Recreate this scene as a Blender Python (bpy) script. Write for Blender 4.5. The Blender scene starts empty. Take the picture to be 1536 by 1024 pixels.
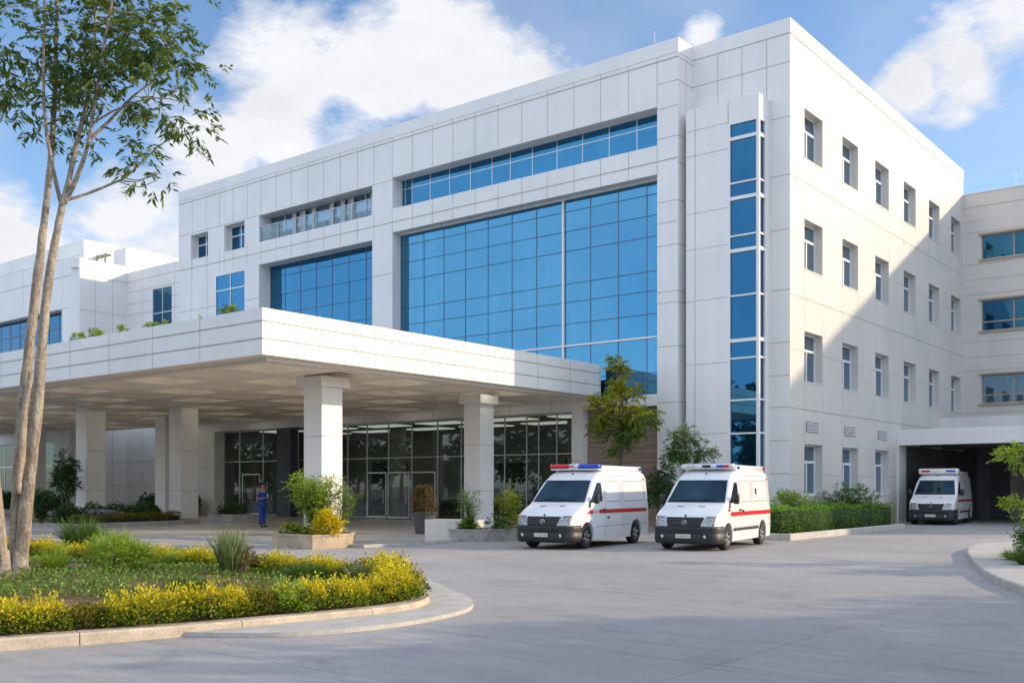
import bpy, bmesh, math, random
import numpy as np
from mathutils import Vector, Matrix
random.seed(7); RNG = np.random.default_rng(11)
SC = bpy.context.scene; COL = SC.collection
R = math.radians

# ------------------------------------------------------------------ materials
def nmat(name):
    m = bpy.data.materials.new(name); m.use_nodes = True
    nt = m.node_tree; nt.nodes.clear()
    out = nt.nodes.new('ShaderNodeOutputMaterial')
    return m, nt, out
def node(nt, typ, **kw):
    n = nt.nodes.new(typ)
    for k, v in kw.items():
        if k.startswith('i_'): n.inputs[k[2:].replace('_', ' ')].default_value = v
        else: setattr(n, k, v)
    return n
def coords(nt, scale=(1, 1, 1), kind='Object'):
    tc = node(nt, 'ShaderNodeTexCoord'); mp = node(nt, 'ShaderNodeMapping')
    mp.inputs['Scale'].default_value = scale
    nt.links.new(tc.outputs[kind], mp.inputs['Vector']); return mp.outputs[0]
def noise(nt, vec, scale, detail=4, rough=.55, dist=0):
    n = node(nt, 'ShaderNodeTexNoise'); n.inputs['Scale'].default_value = scale
    n.inputs['Detail'].default_value = detail; n.inputs['Roughness'].default_value = rough
    n.inputs['Distortion'].default_value = dist
    nt.links.new(vec, n.inputs['Vector']); return n.outputs['Fac']
def mrange(nt, v, a, b, c, d):
    n = node(nt, 'ShaderNodeMapRange'); n.clamp = True
    for i, x in zip((1, 2, 3, 4), (a, b, c, d)): n.inputs[i].default_value = x
    nt.links.new(v, n.inputs[0]); return n.outputs[0]
def mixc(nt, f, a, b, typ='MIX'):
    n = node(nt, 'ShaderNodeMixRGB', blend_type=typ)
    for s, v in ((0, f), (1, a), (2, b)):
        if hasattr(v, 'links') or hasattr(v, 'is_linked'): nt.links.new(v, n.inputs[s])
        elif isinstance(v, (int, float)): n.inputs[s].default_value = v
        else: n.inputs[s].default_value = (*v[:3], 1)
    return n.outputs[0]
def M(name, base, rough=.5, metal=0., var=.12, scale=3., stretch=(1, 1, 1), bump=0., bscale=40., spec=.5, dark=None, coat=0., fine=0.):
    m, nt, out = nmat(name)
    p = node(nt, 'ShaderNodeBsdfPrincipled')
    v = coords(nt, stretch)
    b2 = dark or tuple(c * (1 - 2 * var) for c in base)
    f = mrange(nt, noise(nt, v, scale, 6), .3, .7, 0, 1)
    c = mixc(nt, f, b2, base)
    if fine:
        f2 = mrange(nt, noise(nt, coords(nt), bscale, 3), .3, .7, 1 - fine, 1 + fine)
        c = mixc(nt, 1.0, c, f2, 'MULTIPLY')
    nt.links.new(c, p.inputs['Base Color'])
    p.inputs['Roughness'].default_value = rough; p.inputs['Metallic'].default_value = metal
    p.inputs['Specular IOR Level'].default_value = spec; p.inputs['Coat Weight'].default_value = coat
    p.inputs['Coat Roughness'].default_value = .06
    if bump:
        bn = node(nt, 'ShaderNodeBump'); bn.inputs['Strength'].default_value = bump; bn.inputs['Distance'].default_value = .02
        nt.links.new(noise(nt, coords(nt, stretch), bscale, 5), bn.inputs['Height']); nt.links.new(bn.outputs[0], p.inputs['Normal'])
    nt.links.new(p.outputs[0], out.inputs[0]); return m
def emis(name, col, s):
    m, nt, out = nmat(name); e = node(nt, 'ShaderNodeEmission')
    e.inputs[0].default_value = (*col, 1); e.inputs[1].default_value = s
    nt.links.new(e.outputs[0], out.inputs[0]); return m
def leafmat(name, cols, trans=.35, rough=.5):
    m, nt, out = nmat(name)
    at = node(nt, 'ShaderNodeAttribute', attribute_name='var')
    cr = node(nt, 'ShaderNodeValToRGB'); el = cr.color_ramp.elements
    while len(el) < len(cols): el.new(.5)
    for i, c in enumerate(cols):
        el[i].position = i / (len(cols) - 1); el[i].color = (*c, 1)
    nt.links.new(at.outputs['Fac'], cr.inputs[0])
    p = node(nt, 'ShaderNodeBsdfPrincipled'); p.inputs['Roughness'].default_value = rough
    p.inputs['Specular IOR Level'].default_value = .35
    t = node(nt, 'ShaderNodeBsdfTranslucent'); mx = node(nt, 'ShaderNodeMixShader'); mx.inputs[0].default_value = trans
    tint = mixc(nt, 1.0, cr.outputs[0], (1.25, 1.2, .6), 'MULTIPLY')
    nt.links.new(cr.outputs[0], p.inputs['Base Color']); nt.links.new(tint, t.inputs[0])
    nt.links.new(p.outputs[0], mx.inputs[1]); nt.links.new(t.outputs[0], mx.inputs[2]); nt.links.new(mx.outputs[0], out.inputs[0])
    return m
def glassmat(name, tint, metal=.85, rough=.02, folds=.25, body=None):
    # coated facade glass: tinted mirror with blinds faintly showing behind it
    m, nt, out = nmat(name)
    p = node(nt, 'ShaderNodeBsdfPrincipled')
    v = coords(nt, (1, 1, .05))
    f = mrange(nt, noise(nt, v, 1.9, 5, .7), .45, .8, 0, 1)
    f2 = mrange(nt, noise(nt, coords(nt), .35, 3), .45, .7, 0, 1)
    fm = node(nt, 'ShaderNodeMath', operation='MULTIPLY'); nt.links.new(f, fm.inputs[0]); nt.links.new(f2, fm.inputs[1])
    fk = node(nt, 'ShaderNodeMath', operation='MULTIPLY'); fk.inputs[1].default_value = folds; nt.links.new(fm.outputs[0], fk.inputs[0])
    c = mixc(nt, fk.outputs[0], tint, body or tuple(min(1, x * 1.7 + .06) for x in tint))
    nt.links.new(c, p.inputs['Base Color'])
    p.inputs['Metallic'].default_value = metal; p.inputs['Roughness'].default_value = rough
    bn = node(nt, 'ShaderNodeBump'); bn.inputs['Strength'].default_value = .02; bn.inputs['Distance'].default_value = .05
    nt.links.new(noise(nt, coords(nt), .9, 2), bn.inputs['Height']); nt.links.new(bn.outputs[0], p.inputs['Normal'])
    nt.links.new(p.outputs[0], out.inputs[0]); return m
def clearglass(name, tint, refl=.12, gcol=(.85, .93, .92)):
    m, nt, out = nmat(name)
    t = node(nt, 'ShaderNodeBsdfTransparent'); t.inputs[0].default_value = (*tint, 1)
    g = node(nt, 'ShaderNodeBsdfGlossy'); g.inputs['Roughness'].default_value = .02; g.inputs[0].default_value = (*gcol, 1)
    fr = node(nt, 'ShaderNodeFresnel'); fr.inputs[0].default_value = 1.55
    ad = node(nt, 'ShaderNodeMath', operation='ADD', use_clamp=True); ad.inputs[1].default_value = refl
    nt.links.new(fr.outputs[0], ad.inputs[0])
    mx = node(nt, 'ShaderNodeMixShader'); nt.links.new(ad.outputs[0], mx.inputs[0])
    nt.links.new(t.outputs[0], mx.inputs[1]); nt.links.new(g.outputs[0], mx.inputs[2]); nt.links.new(mx.outputs[0], out.inputs[0])
    return m
def cladding(name, base):
    m, nt, out = nmat(name)
    p = node(nt, 'ShaderNodeBsdfPrincipled'); p.inputs['Roughness'].default_value = .42
    big = mrange(nt, noise(nt, coords(nt), .22, 4), .3, .7, .955, 1.02)
    streak = mrange(nt, noise(nt, coords(nt, (2.6, 2.6, .12)), 1.6, 6, .6), .42, .75, 1.0, .965)
    grain = mrange(nt, noise(nt, coords(nt), 26, 4), .3, .7, .985, 1.015)
    sx = node(nt, 'ShaderNodeSeparateXYZ'); nt.links.new(coords(nt), sx.inputs[0]); ad = node(nt, 'ShaderNodeMath', operation='ADD'); nt.links.new(sx.outputs[0], ad.inputs[0]); nt.links.new(sx.outputs[1], ad.inputs[1])
    cx = node(nt, 'ShaderNodeCombineXYZ'); nt.links.new(ad.outputs[0], cx.inputs[0]); nt.links.new(sx.outputs[2], cx.inputs[1])
    bk = node(nt, 'ShaderNodeTexBrick'); bk.offset = 0; bk.inputs['Scale'].default_value = 1; bk.inputs['Mortar Size'].default_value = 0; bk.inputs['Brick Width'].default_value = 1.42; bk.inputs['Row Height'].default_value = 2.3
    bk.inputs['Color1'].default_value = (.955, .96, .965, 1); bk.inputs['Color2'].default_value = (1.02, 1.015, 1.01, 1); nt.links.new(cx.outputs[0], bk.inputs['Vector'])
    c = mixc(nt, 1, base, big, 'MULTIPLY'); c = mixc(nt, 1, c, bk.outputs['Color'], 'MULTIPLY'); c = mixc(nt, 1, c, streak, 'MULTIPLY'); c = mixc(nt, 1, c, grain, 'MULTIPLY')
    nt.links.new(c, p.inputs['Base Color']); nt.links.new(p.outputs[0], out.inputs[0]); return m
def paving(name, base, joint_x, joint_y, rough, streak=.16, jdark=.72):
    m, nt, out = nmat(name)
    p = node(nt, 'ShaderNodeBsdfPrincipled')
    v = coords(nt)
    big = mrange(nt, noise(nt, v, .16, 5, .6), .3, .7, .80, 1.09)
    brush = mrange(nt, noise(nt, coords(nt, (.35, 3.2, 1)), 1.5, 8, .7), .3, .72, 1 - streak, 1 + streak * .6)
    grain = mrange(nt, noise(nt, v, 38, 4, .75), .25, .75, .78, 1.18)
    stain = mrange(nt, noise(nt, v, .9, 7, .65, 1.5), .54, .76, 1, .76)
    c = mixc(nt, 1, base, big, 'MULTIPLY')
    for s in (brush, grain, stain): c = mixc(nt, 1, c, s, 'MULTIPLY')
    vo = node(nt, 'ShaderNodeTexVoronoi', feature='DISTANCE_TO_EDGE'); vo.inputs['Scale'].default_value = .085
    wv = node(nt, 'ShaderNodeVectorMath', operation='ADD'); nw = node(nt, 'ShaderNodeTexNoise'); nw.inputs['Scale'].default_value = 1.1; nw.inputs['Detail'].default_value = 6; nt.links.new(v, nw.inputs['Vector'])
    ws_ = node(nt, 'ShaderNodeVectorMath', operation='SCALE'); ws_.inputs['Scale'].default_value = 1.3; nt.links.new(nw.outputs['Color'], ws_.inputs[0]); nt.links.new(v, wv.inputs[0]); nt.links.new(ws_.outputs[0], wv.inputs[1]); nt.links.new(wv.outputs[0], vo.inputs['Vector'])
    ck = mrange(nt, vo.outputs['Distance'], .0002, .0009, .78, 1); c = mixc(nt, 1, c, ck, 'MULTIPLY')
    br = node(nt, 'ShaderNodeTexBrick'); br.offset = 0.0
    br.inputs['Scale'].default_value = 1; br.inputs['Mortar Size'].default_value = .012; br.inputs['Mortar Smooth'].default_value = .6
    br.inputs['Brick Width'].default_value = joint_x; br.inputs['Row Height'].default_value = joint_y
    br.inputs['Color1'].default_value = (1, 1, 1, 1); br.inputs['Color2'].default_value = (.93, .93, .94, 1); br.inputs['Mortar'].default_value = (jdark,) * 3 + (1,)
    wob = node(nt, 'ShaderNodeVectorMath', operation='ADD')
    nz = node(nt, 'ShaderNodeTexNoise'); nz.inputs['Scale'].default_value = .8; nt.links.new(v, nz.inputs['Vector'])
    sc = node(nt, 'ShaderNodeVectorMath', operation='SCALE'); sc.inputs['Scale'].default_value = .06; nt.links.new(nz.outputs['Color'], sc.inputs[0])
    nt.links.new(v, wob.inputs[0]); nt.links.new(sc.outputs[0], wob.inputs[1]); nt.links.new(wob.outputs[0], br.inputs['Vector'])
    c = mixc(nt, 1, c, br.outputs['Color'], 'MULTIPLY')
    nt.links.new(c, p.inputs['Base Color'])
    rr = mrange(nt, noise(nt, v, 1.2, 5), .3, .7, rough * .8, min(1, rough * 1.2)); nt.links.new(rr, p.inputs['Roughness'])
    bn = node(nt, 'ShaderNodeBump'); bn.inputs['Strength'].default_value = .25; bn.inputs['Distance'].default_value = .012
    nt.links.new(noise(nt, coords(nt, (.5, 2.0, 1)), 22, 6, .7), bn.inputs['Height']); nt.links.new(bn.outputs[0], p.inputs['Normal'])
    nt.links.new(p.outputs[0], out.inputs[0]); return m

MT = {}
MT['clad'] = cladding('white cladding', (.80, .785, .755))
MT['cladw'] = cladding('cream cladding', (.67, .635, .58))
MT['joint'] = M('panel joint', (.50, .45, .37), .8, var=.15)
MT['soffit'] = M('soffit board', (.88, .78, .64), .6, var=.05, scale=1.2)
MT['roof'] = M('roof felt', (.4, .39, .37), .9)
MT['glass'] = glassmat('blue facade glass', (.074, .245, .385), .92, .015, .35)
MT['glassm'] = glassmat('deep blue facade glass', (.042, .185, .325), .92, .015, .3)
MT['glassd'] = glassmat('dark blue glass', (.024, .115, .22), .9, .02, .3)
MT['winglass'] = glassmat('window glass', (.16, .27, .36), .9, .02, .5, (.42, .5, .55))
MT['clear'] = clearglass('storefront glass', (.60, .70, .67), .02)
MT['rail'] = clearglass('balustrade glass', (.72, .82, .84), .10)
MT['alu'] = M('aluminium frame', (.62, .63, .64), .35, .7, .04)
MT['white'] = M('white frame paint', (.80, .80, .79), .4, var=.03)
MT['darkfr'] = M('dark frame', (.06, .075, .09), .4, .4, .06)
MT['greyfr'] = M('slate frame', (.13, .19, .25), .4, .3, .05)
MT['glassk'] = glassmat('shaded glass', (.05, .075, .09), .85, .03, .6, (.2, .22, .22))  # tint darkened, putting the shade under the canopy into the glass colour
MT['bronze'] = M('tan trim', (.46, .38, .28), .55, .1, .08)
MT['wood'] = M('brown travertine cladding', (.36, .27, .205), .6, var=.2, scale=2.2, stretch=(.35, .35, 6), bump=.15, bscale=9)
MT['stone'] = M('planter stone', (.54, .43, .30), .85, var=.22, scale=2.6, stretch=(1, 1, .6), bump=.35, bscale=24, fine=.12)
MT['stoneg'] = M('grey planter stone', (.40, .38, .35), .85, var=.2, scale=2.6, bump=.3, bscale=24, fine=.12)
MT['kerb'] = M('cream kerb stone', (.61, .51, .385), .8, var=.16, scale=3.2, bump=.3, bscale=30, fine=.14)
MT['kerbg'] = M('pale kerb concrete', (.52, .49, .44), .85, var=.14, scale=2.2, bump=.25, bscale=30, fine=.14)
MT['drive'] = paving('drive concrete', (.385, .362, .345), 6.0, 2.7, .72, .15, .6)
MT['plaza'] = paving('plaza tiles', (.60, .555, .50), 1.2, 1.2, .22, .05, .85)
MT['soil'] = M('dry soil', (.235, .135, .075), .95, var=.3, scale=3.5, bump=.6, bscale=22, fine=.3)
MT['pot'] = M('charcoal pot', (.07, .07, .075), .6, var=.15, bump=.1)
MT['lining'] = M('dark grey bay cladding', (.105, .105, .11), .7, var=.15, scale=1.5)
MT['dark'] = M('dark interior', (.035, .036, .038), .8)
MT['lobw'] = M('lobby wall', (.40, .39, .36), .7)
MT['lobf'] = M('lobby floor', (.36, .33, .29), .25)
MT['desk'] = M('desk laminate', (.12, .09, .07), .5)
MT['seatw'] = M('grey seat', (.45, .45, .45), .6)
MT['lamp'] = emis('downlight', (1, .93, .8), 14)
MT['lamplob'] = emis('lobby lamp', (1, .97, .9), .32)
MT['bark'] = M('pale grey bark', (.43, .36, .285), .9, var=.3, scale=7, stretch=(1, 1, .3), bump=1.0, bscale=18, fine=.32, dark=(.17, .135, .10))
MT['bark2'] = M('brown bark', (.17, .125, .085), .9, var=.25, scale=6, stretch=(1, 1, .3), bump=.5, bscale=22)
MT['curtain'] = M('white curtain', (.62, .63, .64), .8, var=.06, scale=3, stretch=(3, 3, .1))
# vehicles
MT['body'] = M('ambulance white paint', (.80, .80, .79), .26, var=.02, scale=1.5, coat=.6)
MT['bump'] = M('charcoal bumper plastic', (.019, .020, .024), .5, var=.12, scale=9, bump=.05, bscale=90)
MT['grille'] = M('black grille', (.012, .013, .015), .35, var=.1)
MT['slat'] = M('gloss black slat', (.03, .032, .036), .3)
MT['rubber'] = M('tyre rubber', (.022, .022, .023), .85, var=.18, bump=.1)
MT['rim'] = M('alloy rim', (.62, .62, .61), .32, .85, .08)
MT['chrome'] = M('chrome', (.80, .81, .83), .12, 1., .02)
MT['lens'] = clearglass('headlamp lens', (.93, .94, .95), .10)
MT['reflect'] = M('lamp reflector', (.45, .44, .43), .2, .9, .3, scale=22)
MT['amber'] = M('amber lens', (.75, .24, .03), .18, var=.1, coat=.5)
MT['red'] = M('red lens', (.62, .008, .008), .18, var=.12, scale=16, coat=.3)
MT['blue'] = M('blue lens', (.008, .06, .52), .18, var=.12, scale=16, coat=.3)
MT['clearl'] = M('clear lens', (.72, .74, .76), .12, var=.1, scale=14, coat=.8)
MT['stripe'] = M('red stripe film', (.52, .010, .016), .35, var=.03)
MT['letter'] = M('pale red lettering', (.72, .45, .45), .4, var=.1)
MT['seam'] = M('panel gap', (.20, .20, .21), .7, var=.05)
MT['plate'] = M('ivory plate', (.70, .66, .57), .4, var=.05)
MT['ink'] = M('plate ink', (.20, .19, .18), .6)
MT['shield'] = glassmat('windscreen glass', (.035, .085, .12), .55, .02, .5, (.09, .14, .16))
MT['wshield'] = clearglass('tinted windscreen', (.36, .50, .58), .06, (.22, .42, .60))  # gloss coloured blue, painting a blue sky reflection into the glass
MT['dash'] = M('grey cab trim', (.24, .25, .26), .7)
MT['vwin'] = glassmat('door glass', (.035, .07, .10), .6, .02, .6, (.12, .15, .13))
# people
MT['skin'] = M('skin', (.34, .19, .12), .55, var=.06)
MT['scrub'] = M('royal blue scrubs', (.012, .055, .30), .8, var=.18, scale=7)
MT['hair'] = M('black hair', (.012, .01, .009), .5)
MT['shoe'] = M('dark shoes', (.02, .02, .03), .5)
MT['soles'] = M('white sole', (.6, .6, .58), .6)
MT['card'] = M('clipboard', (.05, .045, .045), .5)
MT['cup'] = M('light blue cup', (.16, .45, .75), .4)
# foliage
MT['lf_euc'] = leafmat('long green leaves', [(.045, .095, .03), (.085, .155, .045), (.15, .22, .055), (.26, .28, .06)], .35)
MT['lf_dk'] = leafmat('dark green leaves', [(.02, .06, .018), (.045, .105, .03), (.09, .17, .04)], .3)
MT['lf_md'] = leafmat('green leaves', [(.04, .10, .025), (.085, .175, .04), (.18, .27, .05)], .35)
MT['lf_yg'] = leafmat('yellow green leaves', [(.045, .11, .025), (.10, .19, .035), (.25, .31, .035), (.52, .45, .035)], .4)
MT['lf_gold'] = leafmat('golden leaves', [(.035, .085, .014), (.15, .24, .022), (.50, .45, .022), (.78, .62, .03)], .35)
MT['lf_yel'] = leafmat('bright yellow leaves', [(.34, .33, .02), (.64, .52, .02), (.82, .68, .04)], .4)
MT['lf_goldd'] = leafmat('olive gold leaves', [(.06, .075, .015), (.14, .14, .02), (.26, .21, .02)], .35)
MT['lf_lime'] = leafmat('lime leaves', [(.10, .20, .025), (.24, .36, .04), (.45, .50, .07)], .4)
MT['lf_hedge'] = leafmat('hedge leaves', [(.05, .14, .015), (.12, .26, .025), (.24, .38, .04)], .35)
MT['lf_grey'] = leafmat('grey green blades', [(.08, .14, .05), (.17, .24, .09), (.34, .37, .19)], .3)
MT['lf_blade'] = leafmat('green blades', [(.03, .08, .015), (.07, .15, .03), (.13, .2, .05)], .35)
MT['lf_cover'] = leafmat('ground cover leaves', [(.07, .15, .025), (.13, .23, .035), (.2, .29, .05), (.32, .3, .1)], .35)
MT['lf_red'] = leafmat('reddish leaves', [(.05, .08, .02), (.14, .10, .04), (.2, .09, .05)], .3)
MT['lf_far'] = leafmat('street tree leaves', [(.015, .045, .012), (.035, .08, .02), (.06, .11, .03)], .25)
MT['flower'] = leafmat('mauve petals', [(.35, .3, .5), (.55, .5, .7)], .3)
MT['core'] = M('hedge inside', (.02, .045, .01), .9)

# ------------------------------------------------------------------ mesh helpers
class MB:
    def __init__(s): s.v = []; s.f = []; s.m = []
    def face(s, pts, m=0):
        n = len(s.v); s.v += [tuple(p) for p in pts]; s.f.append(tuple(range(n, n + len(pts)))); s.m.append(m)
    def box(s, x0, x1, y0, y1, z0, z1, m=0):
        n = len(s.v)
        s.v += [(x0, y0, z0), (x1, y0, z0), (x1, y1, z0), (x0, y1, z0), (x0, y0, z1), (x1, y0, z1), (x1, y1, z1), (x0, y1, z1)]
        for q in ((0, 3, 2, 1), (4, 5, 6, 7), (0, 1, 5, 4), (1, 2, 6, 5), (2, 3, 7, 6), (3, 0, 4, 7)):
            s.f.append(tuple(n + i for i in q)); s.m.append(m)
    def prism(s, poly, z0, z1, m=0, mt=None, inset=0.0):
        n = len(s.v); k = len(poly)
        top = poly
        s.v += [(x, y, z0) for x, y in poly] + [(x, y, z1) for x, y in top]
        s.f.append(tuple(n + k + i for i in range(k))); s.m.append(m if mt is None else mt)
        s.f.append(tuple(n + i for i in reversed(range(k)))); s.m.append(m)
        for i in range(k):
            j = (i + 1) % k; s.f.append((n + i, n + j, n + k + j, n + k + i)); s.m.append(m)
    def tube(s, pts, rad, n=8, m=0, cap=True):
        pts = [Vector(p) for p in pts]; base = len(s.v); up = Vector((0, 0, 1)); prev = None
        for i, p in enumerate(pts):
            d = (pts[min(i + 1, len(pts) - 1)] - pts[max(i - 1, 0)]).normalized()
            a = prev if prev is not None else (Vector((1, 0, 0)) if abs(d.z) > .8 else up)
            a = (a - d * a.dot(d)).normalized(); b = d.cross(a); prev = a
            r = rad[i] if hasattr(rad, '__len__') else rad
            for k in range(n):
                t = 2 * math.pi * k / n; s.v.append(tuple(p + (a * math.cos(t) + b * math.sin(t)) * r))
        for i in range(len(pts) - 1):
            for k in range(n):
                a0 = base + i * n + k; a1 = base + i * n + (k + 1) % n
                s.f.append((a0, a1, a1 + n, a0 + n)); s.m.append(m)
        if cap:
            s.f.append(tuple(base + k for k in reversed(range(n)))); s.m.append(m)
            e = base + (len(pts) - 1) * n; s.f.append(tuple(e + k for k in range(n))); s.m.append(m)
    def lathe(s, prof, c, axis='z', n=24, m=0):
        base = len(s.v); k = len(prof)
        for i in range(n):
            t = 2 * math.pi * i / n
            for r, h in prof:
                a, b = r * math.cos(t), r * math.sin(t)
                p = (a, b, h) if axis == 'z' else (h, a, b) if axis == 'x' else (b, h, a)
                s.v.append((p[0] + c[0], p[1] + c[1], p[2] + c[2]))
        for i in range(n):
            j = (i + 1) % n
            for q in range(k - 1):
                s.f.append((base + i * k + q, base + j * k + q, base + j * k + q + 1, base + i * k + q + 1)); s.m.append(m)
    def grid(s, P, m=0):
        base = len(s.v); r = len(P); c = len(P[0])
        for row in P: s.v += [tuple(p) for p in row]
        for i in range(r - 1):
            for j in range(c - 1):
                a = base + i * c + j; s.f.append((a, a + 1, a + c + 1, a + c)); s.m.append(m)
    def mesh(s, name, mats, smooth=False, off=None, recalc=False):
        me = bpy.data.meshes.new(name)
        v = s.v if off is None else [(a - off[0], b - off[1], c - off[2]) for a, b, c in s.v]
        me.from_pydata(v, [], s.f)
        for m in (mats if isinstance(mats, (list, tuple)) else [mats]): me.materials.append(MT[m] if isinstance(m, str) else m)
        me.polygons.foreach_set('material_index', s.m)
        if recalc:
            bm = bmesh.new(); bm.from_mesh(me); bmesh.ops.remove_doubles(bm, verts=bm.verts, dist=1e-5); bmesh.ops.recalc_face_normals(bm, faces=bm.faces); bm.to_mesh(me); bm.free()
        if smooth: shade(me, smooth)
        me.update(); return me
    def build(s, name, mats, parent=None, smooth=False, local=False, recalc=False):
        off = None
        if parent is not None and not local:
            p = parent; off = [0, 0, 0]
            while p is not None: off = [off[i] + p.location[i] for i in range(3)]; p = p.parent
        return link(name, s.mesh(name, mats, smooth, off, recalc), parent)
def shade(me, ang=40):
    me.polygons.foreach_set('use_smooth', [True] * len(me.polygons))
    if ang is not True: 
        me.set_sharp_from_angle(angle=R(ang))
def link(name, data, parent=None):
    o = bpy.data.objects.new(name, data); COL.objects.link(o)
    if parent is not None: o.parent = parent
    return o
def tag(o, label=None, cat=None, group=None, kind=None):
    if label: o['label'] = label
    if cat: o['category'] = cat
    if group: o['group'] = group
    if kind: o['kind'] = kind
    return o
def empty(name, loc, label, cat, group=None):
    o = link(name, None); o.location = loc; o.empty_display_size = .3; return tag(o, label, cat, group)
def copy_tree(o, parent=None):
    c = o.copy(); COL.objects.link(c); c.parent = parent
    for ch in list(o.children): copy_tree(ch, c)
    return c

# ------------------------------------------------------------------ foliage helpers
def unit(a): return a / np.maximum(np.linalg.norm(a, axis=1, keepdims=True), 1e-9)
def leaf_arrays(P, D, L, W, sag=.12, var=None, bias=0.):
    n = len(P); D = unit(D)
    up = np.tile([0, 0, 1.], (n, 1)) + RNG.normal(0, .45, (n, 3))
    S = unit(np.cross(D, up)); L = np.asarray(L) * RNG.uniform(.7, 1.25, n); L = L[:, None]
    W = np.asarray(W) * np.ones((n, 1)) * RNG.uniform(.8, 1.2, (n, 1))
    mid = P + D * L * .45
    tip = P + D * L; tip[:, 2] -= sag * L[:, 0]
    V = np.stack([P, mid - S * W / 2, tip, mid + S * W / 2], 1)
    if var is None: var = np.clip(RNG.beta(2, 2, n) + bias, 0, 1)
    return V, var
def blade_arrays(P, D, L, W, sag=.35):
    n = len(P); D = unit(D); S = unit(np.cross(D, np.tile([0, 0, 1.], (n, 1)) + RNG.normal(0, .3, (n, 3))))
    L = (np.asarray(L) * np.ones(n) * RNG.uniform(.6, 1.15, n))[:, None]; W = W * RNG.uniform(.7, 1.2, (n, 1))
    out = D.copy(); out[:, 2] = 0
    p1 = P + D * L * .55; p2 = P + D * L + out * L * sag * .6; p2[:, 2] -= (L[:, 0]) * sag * np.linalg.norm(out, axis=1)
    var = RNG.beta(2, 2, n)
    V1 = np.stack([P - S * W / 2, P + S * W / 2, p1 + S * W * .4, p1 - S * W * .4], 1)
    V2 = np.stack([p1 - S * W * .4, p1 + S * W * .4, p2 + S * W * .06, p2 - S * W * .06], 1)
    return np.concatenate([V1, V2]), np.concatenate([var, np.clip(var + .12, 0, 1)])
def quads_mesh(name, parts, mats, extra=None):
    """parts: list of (V(n,4,3), var(n), material index); extra: MB with further faces."""
    Vs = np.concatenate([p[0].reshape(-1, 3) for p in parts]); nq = len(Vs) // 4
    var = np.concatenate([p[1] for p in parts]); mi = np.concatenate([np.full(len(p[1]), p[2]) for p in parts])
    ev = np.array(extra.v, float).reshape(-1, 3) if extra else np.zeros((0, 3)); ef = extra.f if extra else []
    me = bpy.data.meshes.new(name)
    loops = np.concatenate([np.arange(nq * 4)] + [np.array(f) + nq * 4 for f in ef]) if ef else np.arange(nq * 4)
    sizes = np.concatenate([np.full(nq, 4), np.array([len(f) for f in ef], int)]) if ef else np.full(nq, 4)
    AV = np.concatenate([Vs, ev])
    me.vertices.add(len(AV)); me.vertices.foreach_set('co', AV.astype(np.float32).ravel())
    me.loops.add(len(loops)); me.loops.foreach_set('vertex_index', loops.astype(np.int32))
    me.polygons.add(len(sizes)); st = np.concatenate([[0], np.cumsum(sizes)[:-1]])
    me.polygons.foreach_set('loop_start', st.astype(np.int32)); me.polygons.foreach_set('loop_total', sizes.astype(np.int32))
    for m in mats: me.materials.append(MT[m])
    mi2 = np.concatenate([mi, np.array(extra.m if extra else [], int)])
    me.polygons.foreach_set('material_index', mi2.astype(np.int32))
    me.update(calc_edges=True); me.validate()
    a = me.attributes.new('var', 'FLOAT', 'FACE'); a.data.foreach_set('value', np.concatenate([var, np.full(len(ef), .5)]).astype(np.float32))
    return me
def twigs(S, D, Ltw, n, L, W, droop=.25, sag=.25, spread=.8):
    K = len(S); D = unit(D); t = np.linspace(.12, 1, n)
    Lt = (Ltw * RNG.uniform(.7, 1.3, K))[:, None, None]
    P = S[:, None, :] + D[:, None, :] * Lt * t[None, :, None]; P[:, :, 2] -= (droop * t ** 2)[None, :] * Lt[:, :, 0]
    side = unit(np.cross(D, np.tile([0, 0, 1.], (K, 1)) + RNG.normal(0, .25, (K, 3))))
    sg = np.where(np.arange(n) % 2 == 0, 1, -1)[None, :, None]
    LD = D[:, None, :] * .55 + side[:, None, :] * sg * spread + RNG.normal(0, .25, (K, n, 3)); LD[:, :, 2] -= sag
    cv = RNG.beta(2, 2, K)[:, None] * .75 + RNG.uniform(0, .25, (K, n))
    V, var = leaf_arrays(P.reshape(-1, 3), LD.reshape(-1, 3), np.full(K * n, L), W, .1, cv.ravel())
    return V, var
def crown_points(ells, K, lumps=9, lump_r=.42):
    """Cluster centres gathered in lumps spread through ellipsoids; returns points, outward directions, lump centres."""
    w = np.array([e[3] * e[4] * e[5] for e in ells]) ** .8; w /= w.sum(); P = []; D = []; LC = []
    for e, wi in zip(ells, w):
        c = np.array(e[:3]); r = np.array(e[3:6]); nl = max(3, int(lumps * wi * len(ells)))
        d = unit(RNG.normal(0, 1, (nl, 3))); lc = c + d * r * RNG.uniform(.35, .85, (nl, 1)); LC.append(lc)
        k = max(4, int(K * wi)); idx = RNG.integers(0, nl, k)
        p = lc[idx] + unit(RNG.normal(0, 1, (k, 3))) * r * lump_r * RNG.uniform(.2, 1, (k, 1)) ** .6
        P.append(p); D.append(unit((p - c) / r + RNG.normal(0, .35, (k, 3)) + np.array([0, 0, .15])))
    return np.concatenate(P), np.concatenate(D), np.concatenate(LC)
def smooth_path(pts, k=5):
    pts = [Vector(p) for p in pts]; out = []
    for i in range(len(pts) - 1):
        p0, p1, p2, p3 = pts[max(i - 1, 0)], pts[i], pts[i + 1], pts[min(i + 2, len(pts) - 1)]
        for j in range(k):
            t = j / k
            out.append(.5 * ((2 * p1) + (p2 - p0) * t + (2 * p0 - 5 * p1 + 4 * p2 - p3) * t * t + (3 * p1 - p0 - 3 * p2 + p3) * t ** 3))
    out.append(pts[-1]); return out
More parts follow.
